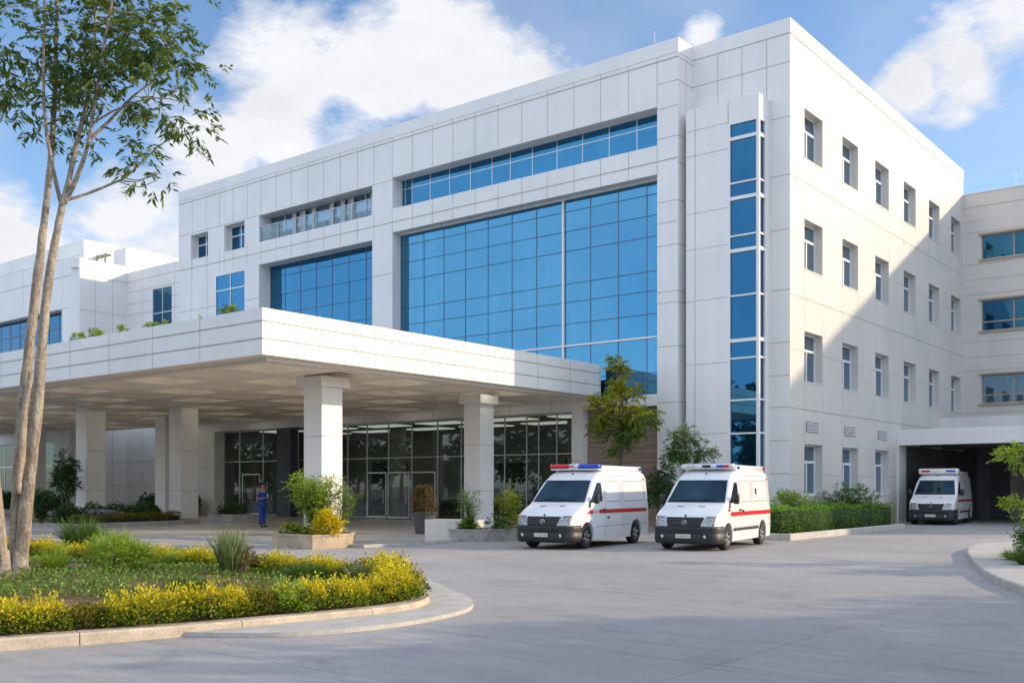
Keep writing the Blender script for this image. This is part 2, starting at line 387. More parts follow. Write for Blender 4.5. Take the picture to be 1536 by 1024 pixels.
def limb(mb, pts, r0, r1, n=8, k=5, jit=.0):
    pp = smooth_path(pts, k)
    pp = [p + Vector((random.uniform(-jit, jit), random.uniform(-jit, jit), 0)) for p in pp]
    rr = [(r0 + (r1 - r0) * i / (len(pp) - 1)) * (1 + random.uniform(-.07, .07) * (1 if jit else 0)) for i in range(len(pp))]
    mb.tube(pp, rr, n); return pp
def small_tree(name, label, cat, base, trunk_pts, r0, ells, K, leafm, barkm='bark2', Ltw=.4, n=11, L=.12, W=.04, lumps=10, lump_r=.42, droop=.25, sag=.25, group=None, spread=.8, bias=None, rt=None):
    base = Vector(base); root = empty(name, base, label, cat, group)
    tb = MB(); tops = []
    for tp in trunk_pts:
        pp = limb(tb, tp, r0, rt or r0 * .45, 9, 5, r0 * .05); tops += pp[len(pp) // 2:]
    P, D, LC = crown_points(ells, K, lumps, lump_r)
    for lc in LC:
        lc = Vector(lc); t = min(tops, key=lambda q: (q - lc).length + (0 if q.z < lc.z else 1.5))
        mid = (t + lc) / 2 + Vector((random.uniform(-.1, .1), random.uniform(-.1, .1), -.12 * (t - lc).length))
        limb(tb, [t, mid, lc], r0 * .38, r0 * .08, 5, 4)
    tb.build('trunk', barkm, root, smooth=True, local=True)
    V, var = twigs(P, D, Ltw, n, L, W, droop, sag, spread)
    if bias is not None: var = np.clip(var + bias(V[:, 0]), 0, 1)
    link('crown', quads_mesh('crown', [(V, var, 0)], [leafm]), root)
    return root

# ------------------------------------------------------------------ facade helpers
def PP(axis, c, out, u, z, d):
    return (u, c - out * d, z) if axis == 'y' else (c - out * d, u, z)
def facade(mb, axis, c, out, u0, u1, z0, z1, ops=(), vj=(), hj=(), jw=.03, m=0, mj=1):
    us = sorted({u0, u1, *[x for o in ops for x in o[:2]]}); zs = sorted({z0, z1, *[x for o in ops for x in o[2:4]]})
    us = [u for u in us if u0 <= u <= u1]; zs = [z for z in zs if z0 <= z <= z1]
    inside = lambda u, z: any(o[0] < u < o[1] and o[2] < z < o[3] for o in ops)
    for a, b in zip(us, us[1:]):
        for p, q in zip(zs, zs[1:]):
            if not inside((a + b) / 2, (p + q) / 2):
                mb.face([PP(axis, c, out, a, p, 0), PP(axis, c, out, b, p, 0), PP(axis, c, out, b, q, 0), PP(axis, c, out, a, q, 0)], m)
    for o in ops:
        a, b, p, q, d = o[:5]
        for (x, y), (x2, y2) in (((a, p), (b, p)), ((b, p), (b, q)), ((b, q), (a, q)), ((a, q), (a, p))):
            if (y == y2 == z0) or (y == y2 == z1): continue
            mb.face([PP(axis, c, out, x, y, 0), PP(axis, c, out, x2, y2, 0), PP(axis, c, out, x2, y2, d), PP(axis, c, out, x, y, d)], m)
    def clip(lo, hi, spans):
        segs = [(lo, hi)]
        for a, b in spans:
            segs = [s for x, y in segs for s in ((x, min(y, a)), (max(x, b), y)) if s[1] - s[0] > .01]
        return segs
    for v in vj:
        u, za, zb = v if hasattr(v, '__len__') else (v, z0, z1)
        for p, q in clip(za, zb, [(o[2], o[3]) for o in ops if o[0] - jw < u < o[1] + jw]):
            mb.face([PP(axis, c, out, u - jw / 2, p, -.003), PP(axis, c, out, u + jw / 2, p, -.003), PP(axis, c, out, u + jw / 2, q, -.003), PP(axis, c, out, u - jw / 2, q, -.003)], mj)
    for h in hj:
        z, ua, ub = h[:3] if hasattr(h, '__len__') else (h, u0, u1)
        w = h[3] if hasattr(h, '__len__') and len(h) > 3 else jw
        for p, q in clip(ua, ub, [(o[0], o[1]) for o in ops if o[2] - jw < z < o[3] + jw]):
            mb.face([PP(axis, c, out, p, z - w / 2, -.005), PP(axis, c, out, q, z - w / 2, -.005), PP(axis, c, out, q, z + w / 2, -.005), PP(axis, c, out, p, z + w / 2, -.005)], mj)
def abox(mb, axis, c, out, ua, ub, za, zb, d0, d1, m=0):
    a = PP(axis, c, out, ua, za, d0); b = PP(axis, c, out, ub, zb, d1)
    mb.box(min(a[0], b[0]), max(a[0], b[0]), min(a[1], b[1]), max(a[1], b[1]), za, zb, m)
def panes(mb, axis, c, out, us, zs, tilt=.004, m=0, d=0.):
    for a, b in zip(us, us[1:]):
        for p, q in zip(zs, zs[1:]):
            e = [d + random.uniform(-tilt, tilt) for _ in range(3)]; e.append(e[0] + e[2] - e[1])
            mb.face([PP(axis, c, out, a, p, e[0]), PP(axis, c, out, b, p, e[1]), PP(axis, c, out, b, q, e[2]), PP(axis, c, out, a, q, e[3])], m)
def grid_frame(mb, axis, c, out, us, zs, w=.05, wz=None, dv=(-.07, .02), dh=(-.05, .015), m=0, mz=None):
    wz = wz or w; mz = m if mz is None else mz
    for u in us: abox(mb, axis, c, out, u - w / 2, u + w / 2, zs[0], zs[-1], dv[0], dv[1], m)
    for z in zs: abox(mb, axis, c, out, us[0], us[-1], z - wz / 2, z + wz / 2, dh[0], dh[1], mz)
def lin(a, b, n): return [a + (b - a) * i / n for i in range(n + 1)]

# ------------------------------------------------------------------ camera, sky, sun
SUN = Vector((1, .85, .445)).normalized()
cam = bpy.data.cameras.new('camera'); co = link('camera', cam); SC.camera = co
A = R(38.5)
co.location = (16.749, -39.066, 1.8); co.rotation_euler = (R(90), 0, A)
cam.sensor_width = 36; cam.lens = 36 * 1525 / 1536; cam.shift_y = 218 / 1536; cam.clip_end = 3000; cam.clip_start = .1

def build_world():
    w = bpy.data.worlds.new('World'); SC.world = w; w.use_nodes = True
    nt = w.node_tree; nt.nodes.clear()
    out = node(nt, 'ShaderNodeOutputWorld'); bg = node(nt, 'ShaderNodeBackground'); bg.inputs[1].default_value = SKY_STRENGTH
    sky = node(nt, 'ShaderNodeTexSky', sky_type='NISHITA'); sky.sun_disc = False
    sky.sun_elevation = math.asin(SUN.z); sky.sun_rotation = math.atan2(SUN.x, SUN.y)
    sky.altitude = 200; sky.air_density = 1.0; sky.dust_density = .6; sky.ozone_density = 2.2
    tc = node(nt, 'ShaderNodeTexCoord'); vn = node(nt, 'ShaderNodeVectorMath', operation='NORMALIZE'); nt.links.new(tc.outputs['Generated'], vn.inputs[0])
    d = vn.outputs[0]
    # cloud banks: directions in the world and angular sizes
    blobs = [(-.728, .582, .340, .12), (-.665, .640, .372, .125), (-.607, .697, .378, .12), (-.565, .745, .372, .075), (-.62, .66, .415, .07), (-.77, .545, .30, .09),
             (-.835, .495, .235, .10), (-.885, .425, .20, .10), (-.237, .901, .362, .065), (-.272, .895, .347, .045), (-.20, .905, .375, .065), (-.426, .812, .397, .028), (-.12, .93, .35, .09), (-.93, .2, .35, .2),
             (.3, -.8, .5, .2), (-.3, -.85, .35, .22), (.6, -.6, .5, .18), (-.75, -.5, .5, .2), (.8, .1, .45, .2), (.1, .3, .95, .2)]
    acc = None
    for x, y, z, r in blobs:
        l = math.sqrt(x * x + y * y + z * z)
        ds = node(nt, 'ShaderNodeVectorMath', operation='DISTANCE'); nt.links.new(d, ds.inputs[0]); ds.inputs[1].default_value = (x / l, y / l, z / l)
        v = mrange(nt, ds.outputs['Value'], 0, r * 1.5, 1, 0)
        if acc is None: acc = v
        else:
            mx = node(nt, 'ShaderNodeMath', operation='MAXIMUM'); nt.links.new(acc, mx.inputs[0]); nt.links.new(v, mx.inputs[1]); acc = mx.outputs[0]
    mp = node(nt, 'ShaderNodeMapping'); mp.inputs['Scale'].default_value = (1, 1, 1.9); nt.links.new(d, mp.inputs[0])
    n1 = noise(nt, mp.outputs[0], 7.5, 12, .60, .2); n2 = noise(nt, mp.outputs[0], 2.6, 5, .5, .5)
    s = node(nt, 'ShaderNodeMath', operation='MULTIPLY_ADD'); nt.links.new(n1, s.inputs[0]); s.inputs[1].default_value = 1.9; nt.links.new(acc, s.inputs[2])
    dens = mrange(nt, s.outputs[0], 1.42, 1.74, 0, 1)
    wisp = mrange(nt, n2, .44, .74, 0, .38)
    mxx = node(nt, 'ShaderNodeMath', operation='MAXIMUM'); nt.links.new(dens, mxx.inputs[0]); nt.links.new(wisp, mxx.inputs[1])
    shade_ = mrange(nt, noise(nt, mp.outputs[0], 8, 8, .6), .35, .7, .90, 1.06)
    cc = mixc(nt, 1, CLOUD, shade_, 'MULTIPLY')
    # unseen bright cloud added behind the camera to fill the shaded walls
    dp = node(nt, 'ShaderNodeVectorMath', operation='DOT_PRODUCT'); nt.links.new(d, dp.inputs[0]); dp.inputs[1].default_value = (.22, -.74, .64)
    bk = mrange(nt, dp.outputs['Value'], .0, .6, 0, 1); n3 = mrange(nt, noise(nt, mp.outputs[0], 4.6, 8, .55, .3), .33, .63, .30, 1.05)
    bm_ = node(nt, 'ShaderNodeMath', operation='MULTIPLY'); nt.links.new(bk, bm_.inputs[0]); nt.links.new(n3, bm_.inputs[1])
    hs = node(nt, 'ShaderNodeHueSaturation'); hs.inputs['Saturation'].default_value = SKY_SAT; hs.inputs['Value'].default_value = SKY_VAL
    nt.links.new(sky.outputs[0], hs.inputs['Color'])
    tint = mixc(nt, 1, hs.outputs[0], SKY_TINT, 'MULTIPLY')
    c = mixc(nt, mxx.outputs[0], tint, cc); c = mixc(nt, bm_.outputs[0], c, FILL_CLOUD)
    nt.links.new(c, bg.inputs[0]); nt.links.new(bg.outputs[0], out.inputs[0])
SKY_STRENGTH = .15; SKY_SAT = 1.05; SKY_VAL = .80; SKY_TINT = (1, 1, 1.04); CLOUD = (3.25, 3.3, 3.5); FILL_CLOUD = (4.25, 4.85, 6.0)
build_world()
sl = bpy.data.lights.new('sun', 'SUN'); sl.energy = 2.45; sl.angle = R(.9); sl.color = (1, .79, .54)
so = link('sun', sl); so.rotation_euler = SUN.to_track_quat('Z', 'Y').to_euler(); so.location = (30, 30, 40)
SC.view_settings.view_transform = 'Standard'; SC.view_settings.look = 'None'; SC.view_settings.gamma = 1; SC.view_settings.exposure = 0.90
SC.cycles.max_bounces = 8; SC.cycles.transparent_max_bounces = 16; SC.cycles.use_denoising = True
SC.cycles.sample_clamp_indirect = 6

# ------------------------------------------------------------------ ground
def struct(o): return tag(o, kind='structure')
g = MB(); g.face([(-600, -600, 0), (600, -600, 0), (600, 600, 0), (-600, 600, 0)]); struct(g.build('ground', 'drive'))
pl = MB(); pl.prism([(-5.35, -18.3), (-5.1, -17.0), (-5.15, -15.2), (-5.6, -13.5), (-5.6, -.3), (-70, -.3), (-70, -18.6), (-8, -18.6)], .004, .10, 1, 0)
struct(pl.build('plaza', ['plaza', 'kerbg']))

def offset_poly(poly, d):
    n = len(poly); out = []
    for i in range(n):
        a, b, c = Vector(poly[i - 1]), Vector(poly[i]), Vector(poly[(i + 1) % n])
        n1 = Vector((-(b - a).y, (b - a).x)).normalized(); n2 = Vector((-(c - b).y, (c - b).x)).normalized()
        k = (n1 + n2).normalized(); out.append(tuple(b + k * d / max(.4, k.dot(n1))))
    return out
def spline2(pts, k=6): return [(p.x, p.y) for p in smooth_path([(x, y, 0) for x, y in pts], k)]
def kerb(name, poly, width, h, mat, seglen=1.9, closed=True, gap=.012):
    """Kerb stones along a counter-clockwise outline, rounded front edge, open joints between stones."""
    inner = offset_poly(poly, width); mid = offset_poly(poly, .025)
    mb = MB(); acc = 0; n = len(poly); rng = range(n if closed else n - 1)
    for i in rng:
        j = (i + 1) % n
        o0, o1, i0, i1, m0, m1 = Vector(poly[i]), Vector(poly[j]), Vector(inner[i]), Vector(inner[j]), Vector(mid[i]), Vector(mid[j])
        L = (o1 - o0).length; ts = [0.]
        nx = seglen - acc
        while nx < L: ts.append(nx / L); nx += seglen
        acc = (acc + L) % seglen; ts.append(1.)
        for q in range(len(ts) - 1):
            a = ts[q] + (gap / L if q > 0 else 0); b = ts[q + 1]
            P = lambda u, v, t, z: (*(u + (v - u) * t), z)
            mb.face([P(o0, o1, a, 0), P(o0, o1, b, 0), P(o0, o1, b, h - .025), P(o0, o1, a, h - .025)])
            mb.face([P(o0, o1, a, h - .025), P(o0, o1, b, h - .025), P(m0, m1, b, h), P(m0, m1, a, h)])
            mb.face([P(m0, m1, a, h), P(m0, m1, b, h), P(i0, i1, b, h), P(i0, i1, a, h)])
            mb.face([P(i0, i1, a, h), P(i0, i1, b, h), P(i0, i1, b, 0), P(i0, i1, a, 0)])
            if q > 0:
                mb.face([P(o0, o1, a, 0), P(o0, o1, a, h - .025), P(m0, m1, a, h), P(i0, i1, a, h), P(i0, i1, a, 0)])
                a2 = ts[q]
                mb.face([P(o0, o1, a2, 0), P(o0, o1, a2, h - .025), P(m0, m1, a2, h), P(i0, i1, a2, h), P(i0, i1, a2, 0)])
    return struct(mb.build(name, mat)), inner
ISLE = spline2([(-24, -37.6), (-8, -38.6), (1.5, -37.6), (4.4, -36.2), (5.42, -33.83), (6.12, -31.75), (6.45, -30.23), (6.64, -29.06), (6.45, -28.2), (5.85, -27.45), (4.88, -26.67), (4.02, -26.0), (2.7, -25.1), (0.5, -24.2), (-4, -23.2), (-9, -22.9), (-24, -23.0)], 4)
_, isl_in = kerb('island_kerb', ISLE, .27, .14, 'kerb')
sm = MB()
cx_, cy_ = -5, -30
def soil_z(x, y):
    k = max(0, 1 - (((x + 1) / 6) ** 2 + ((y + 30) / 3.8) ** 2)); return .134 + .13 * k + .03 * min(1, 2 * k) * math.sin(x * 2.1 + y) * math.cos(y * 1.7)
for i in range(len(isl_in)):
    a, b = isl_in[i], isl_in[(i + 1) % len(isl_in)]; rings = 8
    for q in range(rings):
        f0, f1 = q / rings, (q + 1) / rings
        pt = lambda p, f: (p[0] + (cx_ - p[0]) * f, p[1] + (cy_ - p[1]) * f)
        quad = [pt(a, f0), pt(b, f0), pt(b, f1), pt(a, f1)]
        sm.face([(x, y, soil_z(x, y)) for x, y in quad])
struct(sm.build('island_soil', 'soil', smooth=True, recalc=True))
STEP = spline2([(5.6, -32.2), (6.41, -31.75), (7.0, -31.25), (7.33, -30.56), (7.48, -29.61), (7.32, -28.52), (6.96, -27.7), (6.16, -26.86), (5.04, -26.1), (3.9, -25.3), (3.3, -25.8), (5.0, -27.5), (5.6, -29.5), (5.2, -31.5)], 4)
ap = MB(); ap.prism(STEP, .002, .06, 1, 0); struct(ap.build('island_apron', ['kerbg', 'kerbg']))

RISLE = spline2([(40, -3.5), (16, -3.6), (11.5, -4.4), (9.5, -5.6), (8.95, -7.2), (9.12, -9.0), (9.55, -11.0), (10.1, -12.9), (10.75, -15.0), (11.75, -18.0), (12.95, -20.6), (15.2, -24.2), (19, -27.5), (25, -30), (40, -31)], 4)
_, r_in = kerb('verge_kerb', RISLE, .18, .15, 'kerbg')
walk_in = offset_poly(RISLE, 1.75)
wk = MB()
for i in range(len(r_in) - 1):
    wk.face([(*r_in[i], .146), (*r_in[i + 1], .146), (*walk_in[i + 1], .146), (*walk_in[i], .146)])
struct(wk.build('verge_path', 'kerbg', recalc=True))
bedp = MB(); bedp.face([(x, y, .15) for x, y in walk_in]); struct(bedp.build('verge_soil', 'soil'))

# ------------------------------------------------------------------ main building
HB = empty('hospital_building', (0, 0, 0), 'large white panelled four storey hospital block with the huge blue glass wall', 'building')
YF = -1.24; XL, XR = -40.73, -4.41; ZT = 20.66; DP = 25.4
wall = MB()
opsF = [(-39.39, -37.57, 16.2, 17.74, .87), (-35.89, -33.89, 16.2, 17.8, .87), (-32.5, -22.87, 16.27, 17.87, .9), (-21.35, -5.42, 16.37, 18.0, .75),
        (-36.79, -33.83, 10.2, 14.85, .10), (-32.5, -22.87, 6.3, 14.95, .9), (-21.35, -5.42, 5.77, 15.13, .64), (-36.9, -9.88, 0.1, 5.22, .80), (-9.28, -5.42, 0, 5.28, .55)]
tj = [-39.25, -37.76, -36.37, -35.01, -33.63, -32.32, -30.9, -29.53, -28.1, -26.76, -25.38, -24.02, -22.75, -21.37, -19.9, -18.5, -17.1, -15.65, -14.2, -12.75, -11.25, -9.75, -8.3, -6.85, -5.42]
vj = [(u, 17.85, 20.6) for u in tj] + [(u, 15.0, 16.4) for u in tj] + [(-39.3, 11, 17.8), (-37.6, 11, 16.2), (-35.9, 15.0, 17.9)] + [(u, 5.25, 5.8) for u in lin(-36, -6, 12)]
hj = [(19.9, XL, XR, .055), (17.87, XL, XR), (15.66, XL, XR, .05), (13.0, XL, XR), (10.1, XL, -21.4), (12.03, -5.42, XR), (10.07, -5.42, XR), (9.6, -5.42, XR), (7.75, -5.42, XR), (5.39, -5.42, XR), (18.93, -5.42, XR), (16.6, -5.42, XR), (13.89, -5.42, XR), (3.0, XL, -36.9), (3.0, -9.9, XR)]
facade(wall, 'y', YF, -1, XL, XR, 0, ZT, opsF, vj, hj)
facade(wall, 'x', XR, 1, YF, 0, 0, ZT, (), [(-.55, 17.6, 20.6)], [(z, YF, 0) for z in (19.9, 18.93, 16.6, 15.46, 13.89, 12.03, 10.07, 9.6, 7.75, 5.39)])
JZ = [(20.1, 0, 0, .05), 18.95, 16.75, 14.41, 12.22, 9.78, 7.66, 6.32, 5.03, 3.68, 2.34]
facade(wall, 'y', 0, -1, XR, 0, 0, ZT, (), [(-3.2, 17, 20.6), (-2.1, 17, 20.6), (-1.0, 17, 20.6)], [(z if not hasattr(z, '__len__') else z[0], XR, 0, .03) for z in JZ])
facade(wall, 'x', XL, -1, YF, DP, 0, ZT)
facade(wall, 'y', DP, 1, XL, 0, 0, ZT)
# sunlit side
cols = [1.46 + 4.28 * i for i in range(6)]
opsS = [(y, y + 1.97, z, z + h, .43) for y in cols for z, h in ((15.45, 2.05), (10.85, 2.07), (6.2, 2.06))] + [(y, y + 1.97, 1.45, 3.58, .43) for y in cols[:3]]
sj = sorted([y for c in cols for y in (c, c + 1.97)] + [0.03] )
vjs = [(y, z0, z1) for y in sj[1:] for z0, z1 in ((0, 1.45), (3.6, 6.2), (8.25, 10.85), (12.9, 15.45), (17.5, 20.0))] + [(y, 20.1, 20.66) for y in lin(2, 24, 8)]
hjs = [(20.1, 0, DP, .06), (18.95, 0, DP), (14.41, 0, DP, .04), (9.6, 0, DP, .04), (5.0, 0, DP, .045), (2.3, 0, 13.2), (16.7, 0, DP, .018), (12.1, 0, DP, .018), (7.4, 0, DP, .018)]
facade(wall, 'x', 0, 1, 0, DP, 0, ZT, opsS, vjs, hjs, .022, 2, 3)
wall.build('wall', ['clad', 'joint', 'cladw', 'joint'], HB)
rf = MB()
rf.face([(XL, YF + .35, ZT - .6), (XR, YF + .35, ZT - .6), (XR, DP, ZT - .6), (XL, DP, ZT - .6)]); rf.face([(XR, .35, ZT - .6), (-.35, .35, ZT - .6), (-.35, DP, ZT - .6), (XR, DP, ZT - .6)])
rf.build('roof', 'roof', HB)
cp = MB()   # parapet capping
for x0, x1, y0, y1 in ((XL, XR - .4, YF - .02, YF + .35), (XR - .4, XR + .02, YF - .02, .38), (XR + .02, -.4, -.02, .35), (-.4, .02, -.02, DP), (XL - .02, XL + .35, YF + .35, DP)):
    cp.box(x0, x1, y0, y1, ZT - .55, ZT + .05)
cp.build('parapet', 'clad', HB)
# big blue curtain wall
def curtain(name, axis, c, out, us, zs, glass, frame, w, parent, tilt=.004, fm=None, **kw):
    p = MB(); panes(p, axis, c, out, us, zs, tilt); po = p.build(name, glass, parent)
    f = MB(); grid_frame(f, axis, c, out, us, zs, w, dv=(-.022, .02), dh=(-.016, .015), mz=1, **kw); f.build('frame', [frame if frame != 'darkfr' else 'greyfr', frame], po); return po
usB = [-21.35, -21.05, -19.67, -18.27, -16.81, -15.34, -13.83, -12.34, -10.75, -9.26, -7.77, -6.30, -5.42]
zsB = [5.77, 6.78, 8.31, 9.33, 10.33, 11.18, 12.69, 13.61, 14.52, 15.13]
po = curtain('curtain_wall', 'y', YF + .62, -1, usB, zsB, 'glass', 'darkfr', .028, HB)
f = MB(); abox(f, 'y', YF + .62, -1, -10.80, -10.70, 5.77, 15.13, -.10, .0); abox(f, 'y', YF + .62, -1, -14.5, -5.42, 8.27, 8.35, -.085, .0); abox(f, 'y', YF + .62, -1, -21.35, -5.42, 15.06, 15.13, -.11, .0)
f.build('mullion', 'white', po)
us2 = lin(-32.5, -22.87, 7); curtain('curtain_wall', 'y', YF + .85, -1, us2, [6.3, 7.4, 8.6, 9.8, 11.0, 12.1, 13.2, 14.3, 14.95], 'glassm', 'darkfr', .03, HB)
# top strip window
usT = [-21.35, -21.1, -20.6, -19.3, -17.95, -16.55, -15.15, -14.0, -12.65, -11.2, -9.75, -8.3, -6.85, -5.42]
st = curtain('strip_window', 'y', YF + .72, -1, usT, [16.37, 17.5, 18.0], 'glassm', 'alu', .04, HB)
# recessed balcony: glazed screen with curtains behind a glass balustrade
bal = MB(); panes(bal, 'y', YF + .88, -1, lin(-32.5, -22.87, 7), [16.27, 17.87], .004); bo = bal.build('balcony_window', 'winglass', HB)
f = MB(); grid_frame(f, 'y', YF + .88, -1, lin(-32.5, -22.87, 7), [16.27, 17.05, 17.87], .05); f.build('frame', 'alu', bo)
for k in range(9):
    cu = MB()
    x0 = -30.4 + k * .82 + random.uniform(-.1, .1)
    P = [[(x0 + i * .055, YF + .80 + .035 * math.sin(i * 1.7), z) for i in range(8)] for z in (16.33, 17.8)]
    if k not in (3, 7): cu.grid(P); cu.build('curtain', 'curtain', bo)
rl = MB(); panes(rl, 'y', YF + .12, -1, lin(-32.45, -22.92, 6), [16.3, 17.2], .006); ro = rl.build('balustrade', 'rail', HB)
f = MB(); grid_frame(f, 'y', YF + .12, -1, lin(-32.45, -22.92, 6), [16.3, 17.2], .03); f.build('rail', 'alu', ro)
# small front windows
def small_window(u0, u1, z0, z1, d, parent, axis='y', c=YF, out=-1, cross=.62, glass='glassd', fr='white', mids=None):
    m = MB(); w = .055
    for a, b, p, q in ((u0, u0 + w, z0, z1), (u1 - w, u1, z0, z1), (u0 + w, u1 - w, z0, z0 + w), (u0 + w, u1 - w, z1 - w, z1)):
        abox(m, axis, c, out, a, b, p, q, d - .06, d + .03)
    zc = z0 + (z1 - z0) * cross
    for um in (mids or [(u0 + u1) / 2]): abox(m, axis, c, out, um - .035, um + .035, z0 + w, z1 - w, d - .045, d + .02)
    if cross < 1: abox(m, axis, c, out, u0 + w, u1 - w, zc - .035, zc + .035, d - .05, d + .02)
    o = m.build('window', fr, parent)
    p = MB(); us = [u0 + .01] + list(mids or [(u0 + u1) / 2]) + [u1 - .01]
    panes(p, axis, c, out, us, [z0 + .01, zc, z1 - .01] if cross < 1 else [z0 + .01, z1 - .01], .004, 0, d - .005)
    p.build('pane', glass, o); return o
small_window(-39.39, -37.57, 16.2, 17.74, .55, HB); small_window(-35.89, -33.89, 16.2, 17.8, .55, HB)
small_window(-36.79, -33.83, 10.2, 14.85, .06, HB, cross=.79, glass='glassm', fr='alu')
# side windows: two frames of each height, copied
def side_win(y, z, h):
    m = MB(); u0, u1 = y + .002, y + 1.968; z1 = z + h; d = .33
    for a, b, p, q in ((u0, u0 + .07, z, z1), (u1 - .07, u1, z, z1), (u0 + .07, u1 - .07, z, z + .07), (u0 + .07, u1 - .07, z1 - .07, z1)):
        abox(m, 'x', 0, 1, a, b, p, q, d, d + .09)
    zc = z + h * .66
    abox(m, 'x', 0, 1, u0 + .07, u1 - .07, zc - .05, zc + .05, d - .015, d + .08)
    for um in (u0 + .55, u0 + 1.05): abox(m, 'x', 0, 1, um - .045, um + .045, z + .07, zc - .05, d + .01, d + .08)
    abox(m, 'x', 0, 1, u0 + .8 - .03, u0 + .8 + .03, zc + .05, z1 - .07, d + .012, d + .078)
    o = m.build('window', 'white', HB)
    p = MB(); panes(p, 'x', 0, 1, [u0 + .03, u0 + .55, u0 + 1.05, u1 - .03], [z + .03, zc, z1 - .03], .005, 0, d + .05); p.build('pane', 'winglass', o)
    s = MB(); abox(s, 'x', 0, 1, y - .0, y + 1.97, z - .05, z - .002, -.02, .33); s.build('sill', 'cladw', o); return o
protoU = side_win(cols[0], 15.45, 2.06); protoL = side_win(cols[0], 1.45, 2.13)
for i, y in enumerate(cols):
    for z in (15.45, 10.85, 6.2):
        if i == 0 and z == 15.45: continue
        c = copy_tree(protoU, HB); c.location = (0, y - cols[0], z - 15.45)
for y in cols[1:3]:
    c = copy_tree(protoL, HB); c.location = (0, y - cols[0], 0)
for y0 in (1.61, 5.98, 10.35):     # louvred vents
    m = MB(); abox(m, 'x', 0, 1, y0, y0 + 1.36, 4.08, 4.52, -.012, .0, 1)
    for k in range(4): abox(m, 'x', 0, 1, y0 + .05, y0 + 1.31, 4.12 + k * .10, 4.165 + k * .10, -.04, -.012, 0)
    m.build('vent', ['white', 'seam'], HB)
# stair tower
TW = MB(); YT = -1.08; XT = -.84; x0t = -4.12; TG = (-2.17, XT)
facade(TW, 'y', YT, -1, x0t + .002, XT, 0, 17.57, [(-2.17, XT, 0.3, 16.57, .12)], [(-3.7, 0, 17.5), (-2.19, 16.57, 17.5)], [(z, x0t, -2.17, .022) for z in (16.66, 15.6, 13.2, 11.7, 9.55, 6.9, 4.0)])
facade(TW, 'x', x0t + .002, -1, YT, 0, 0, 17.57)
facade(TW, 'x', XT, 1, YT, 0.0, 0, 17.57, [(YT, -.46, 0.3, 16.57, .12)], (), ())
TW.face([(x0t, YT, 17.57), (XT, YT, 17.57), (XT, 0, 17.57), (x0t, 0, 17.57)])
tw = TW.build('stair_tower', ['clad', 'joint'], HB)
zt = [.3, 2.2, 3.97, 5.32, 7.02, 7.74, 9.56, 11.39, 11.99, 13.52, 14.14, 15.95, 16.57]
p = MB(); panes(p, 'y', YT + .06, -1, [-2.17, XT - .06], zt, .003); panes(p, 'x', XT - .06, 1, [YT + .06, -.46], zt, .003); p.build('pane', 'glassd', tw)
f = MB()
for z in zt:
    w = .032 if z not in (15.95, 13.52, 11.39, 7.74) else .07
    f.box(-2.17, XT + .012, YT - .012, YT + .10, z - w, z + w); f.box(XT - .10, XT + .012, YT + .10, -.46, z - w, z + w)
for a in ((-2.19, -2.10, YT - .02, YT + .1), (XT - .075, XT + .02, YT - .02, YT + .075), (XT - .1, XT + .018, -.53, -.44)): f.box(*a, .3, 16.6)
f.build('frame', 'white', tw)
# ground floor: storefront, pillar, clad wall
usS = [-36.9, -35.31, -33.02, -31.43, -29.8, -28.4, -27.0, -25.56, -24.0, -22.36, -20.63, -18.79, -17.16, -15.75, -14.35, -13.0, -12.28, -11.22, -9.88]
p = MB(); panes(p, 'y', YF + .72, -1, usS, [.12, 3.35, 5.22], .003); sf = p.build('storefront', 'clear', HB)
f = MB(); grid_frame(f, 'y', YF + .72, -1, usS, [.14, 3.35, 5.19], .045, dv=(-.035, .03), dh=(-.025, .02)); f.build('frame', 'alu', sf)
def door(u0, u1):
    m = MB(); c = YF + .72
    for a, b, z0, z1 in ((u0, u0 + .05, .12, 2.6), (u1 - .05, u1, .12, 2.6), (u0 + .05, u1 - .05, .12, .24), (u0 + .05, u1 - .05, 2.53, 2.6)): abox(m, 'y', c, -1, a, b, z0, z1, -.14, -.085)
    abox(m, 'y', c, -1, u1 - .2, u1 - .16, .9, 1.7, -.20, -.17); abox(m, 'y', c, -1, u1 - .2, u1 - .16, .92, .96, -.17, -.14); abox(m, 'y', c, -1, u1 - .2, u1 - .16, 1.64, 1.68, -.17, -.14)
    m.build('door', 'alu', HB)
for u0, u1 in ((-23.9, -22.42), (-22.3, -20.7), (-20.55, -18.85), (-34.9, -33.2)): door(u0, u1)
m = MB(); abox(m, 'y', YF, -1, -31.0, -29.75, .1, 5.22, .1, .62); m.build('entrance_pylon', 'darkfr', HB)
m = MB(); abox(m, 'y', YF, -1, -9.86, -9.30, 0, 5.24, .004, .8, 0)
m.build('pillar', 'cladw', HB)
wd = MB(); random.seed(3)
zz = [0]
while zz[-1] < 5.2: zz.append(min(5.27, zz[-1] + random.choice((.16, .22, .3, .36))))
for a, b in zip(zz, zz[1:]):
    abox(wd, 'y', YF, -1, -9.28, -5.42, a + .006, b - .006, .42 - random.uniform(0, .025), .55)
wd.build('clad_wall', 'wood', HB)
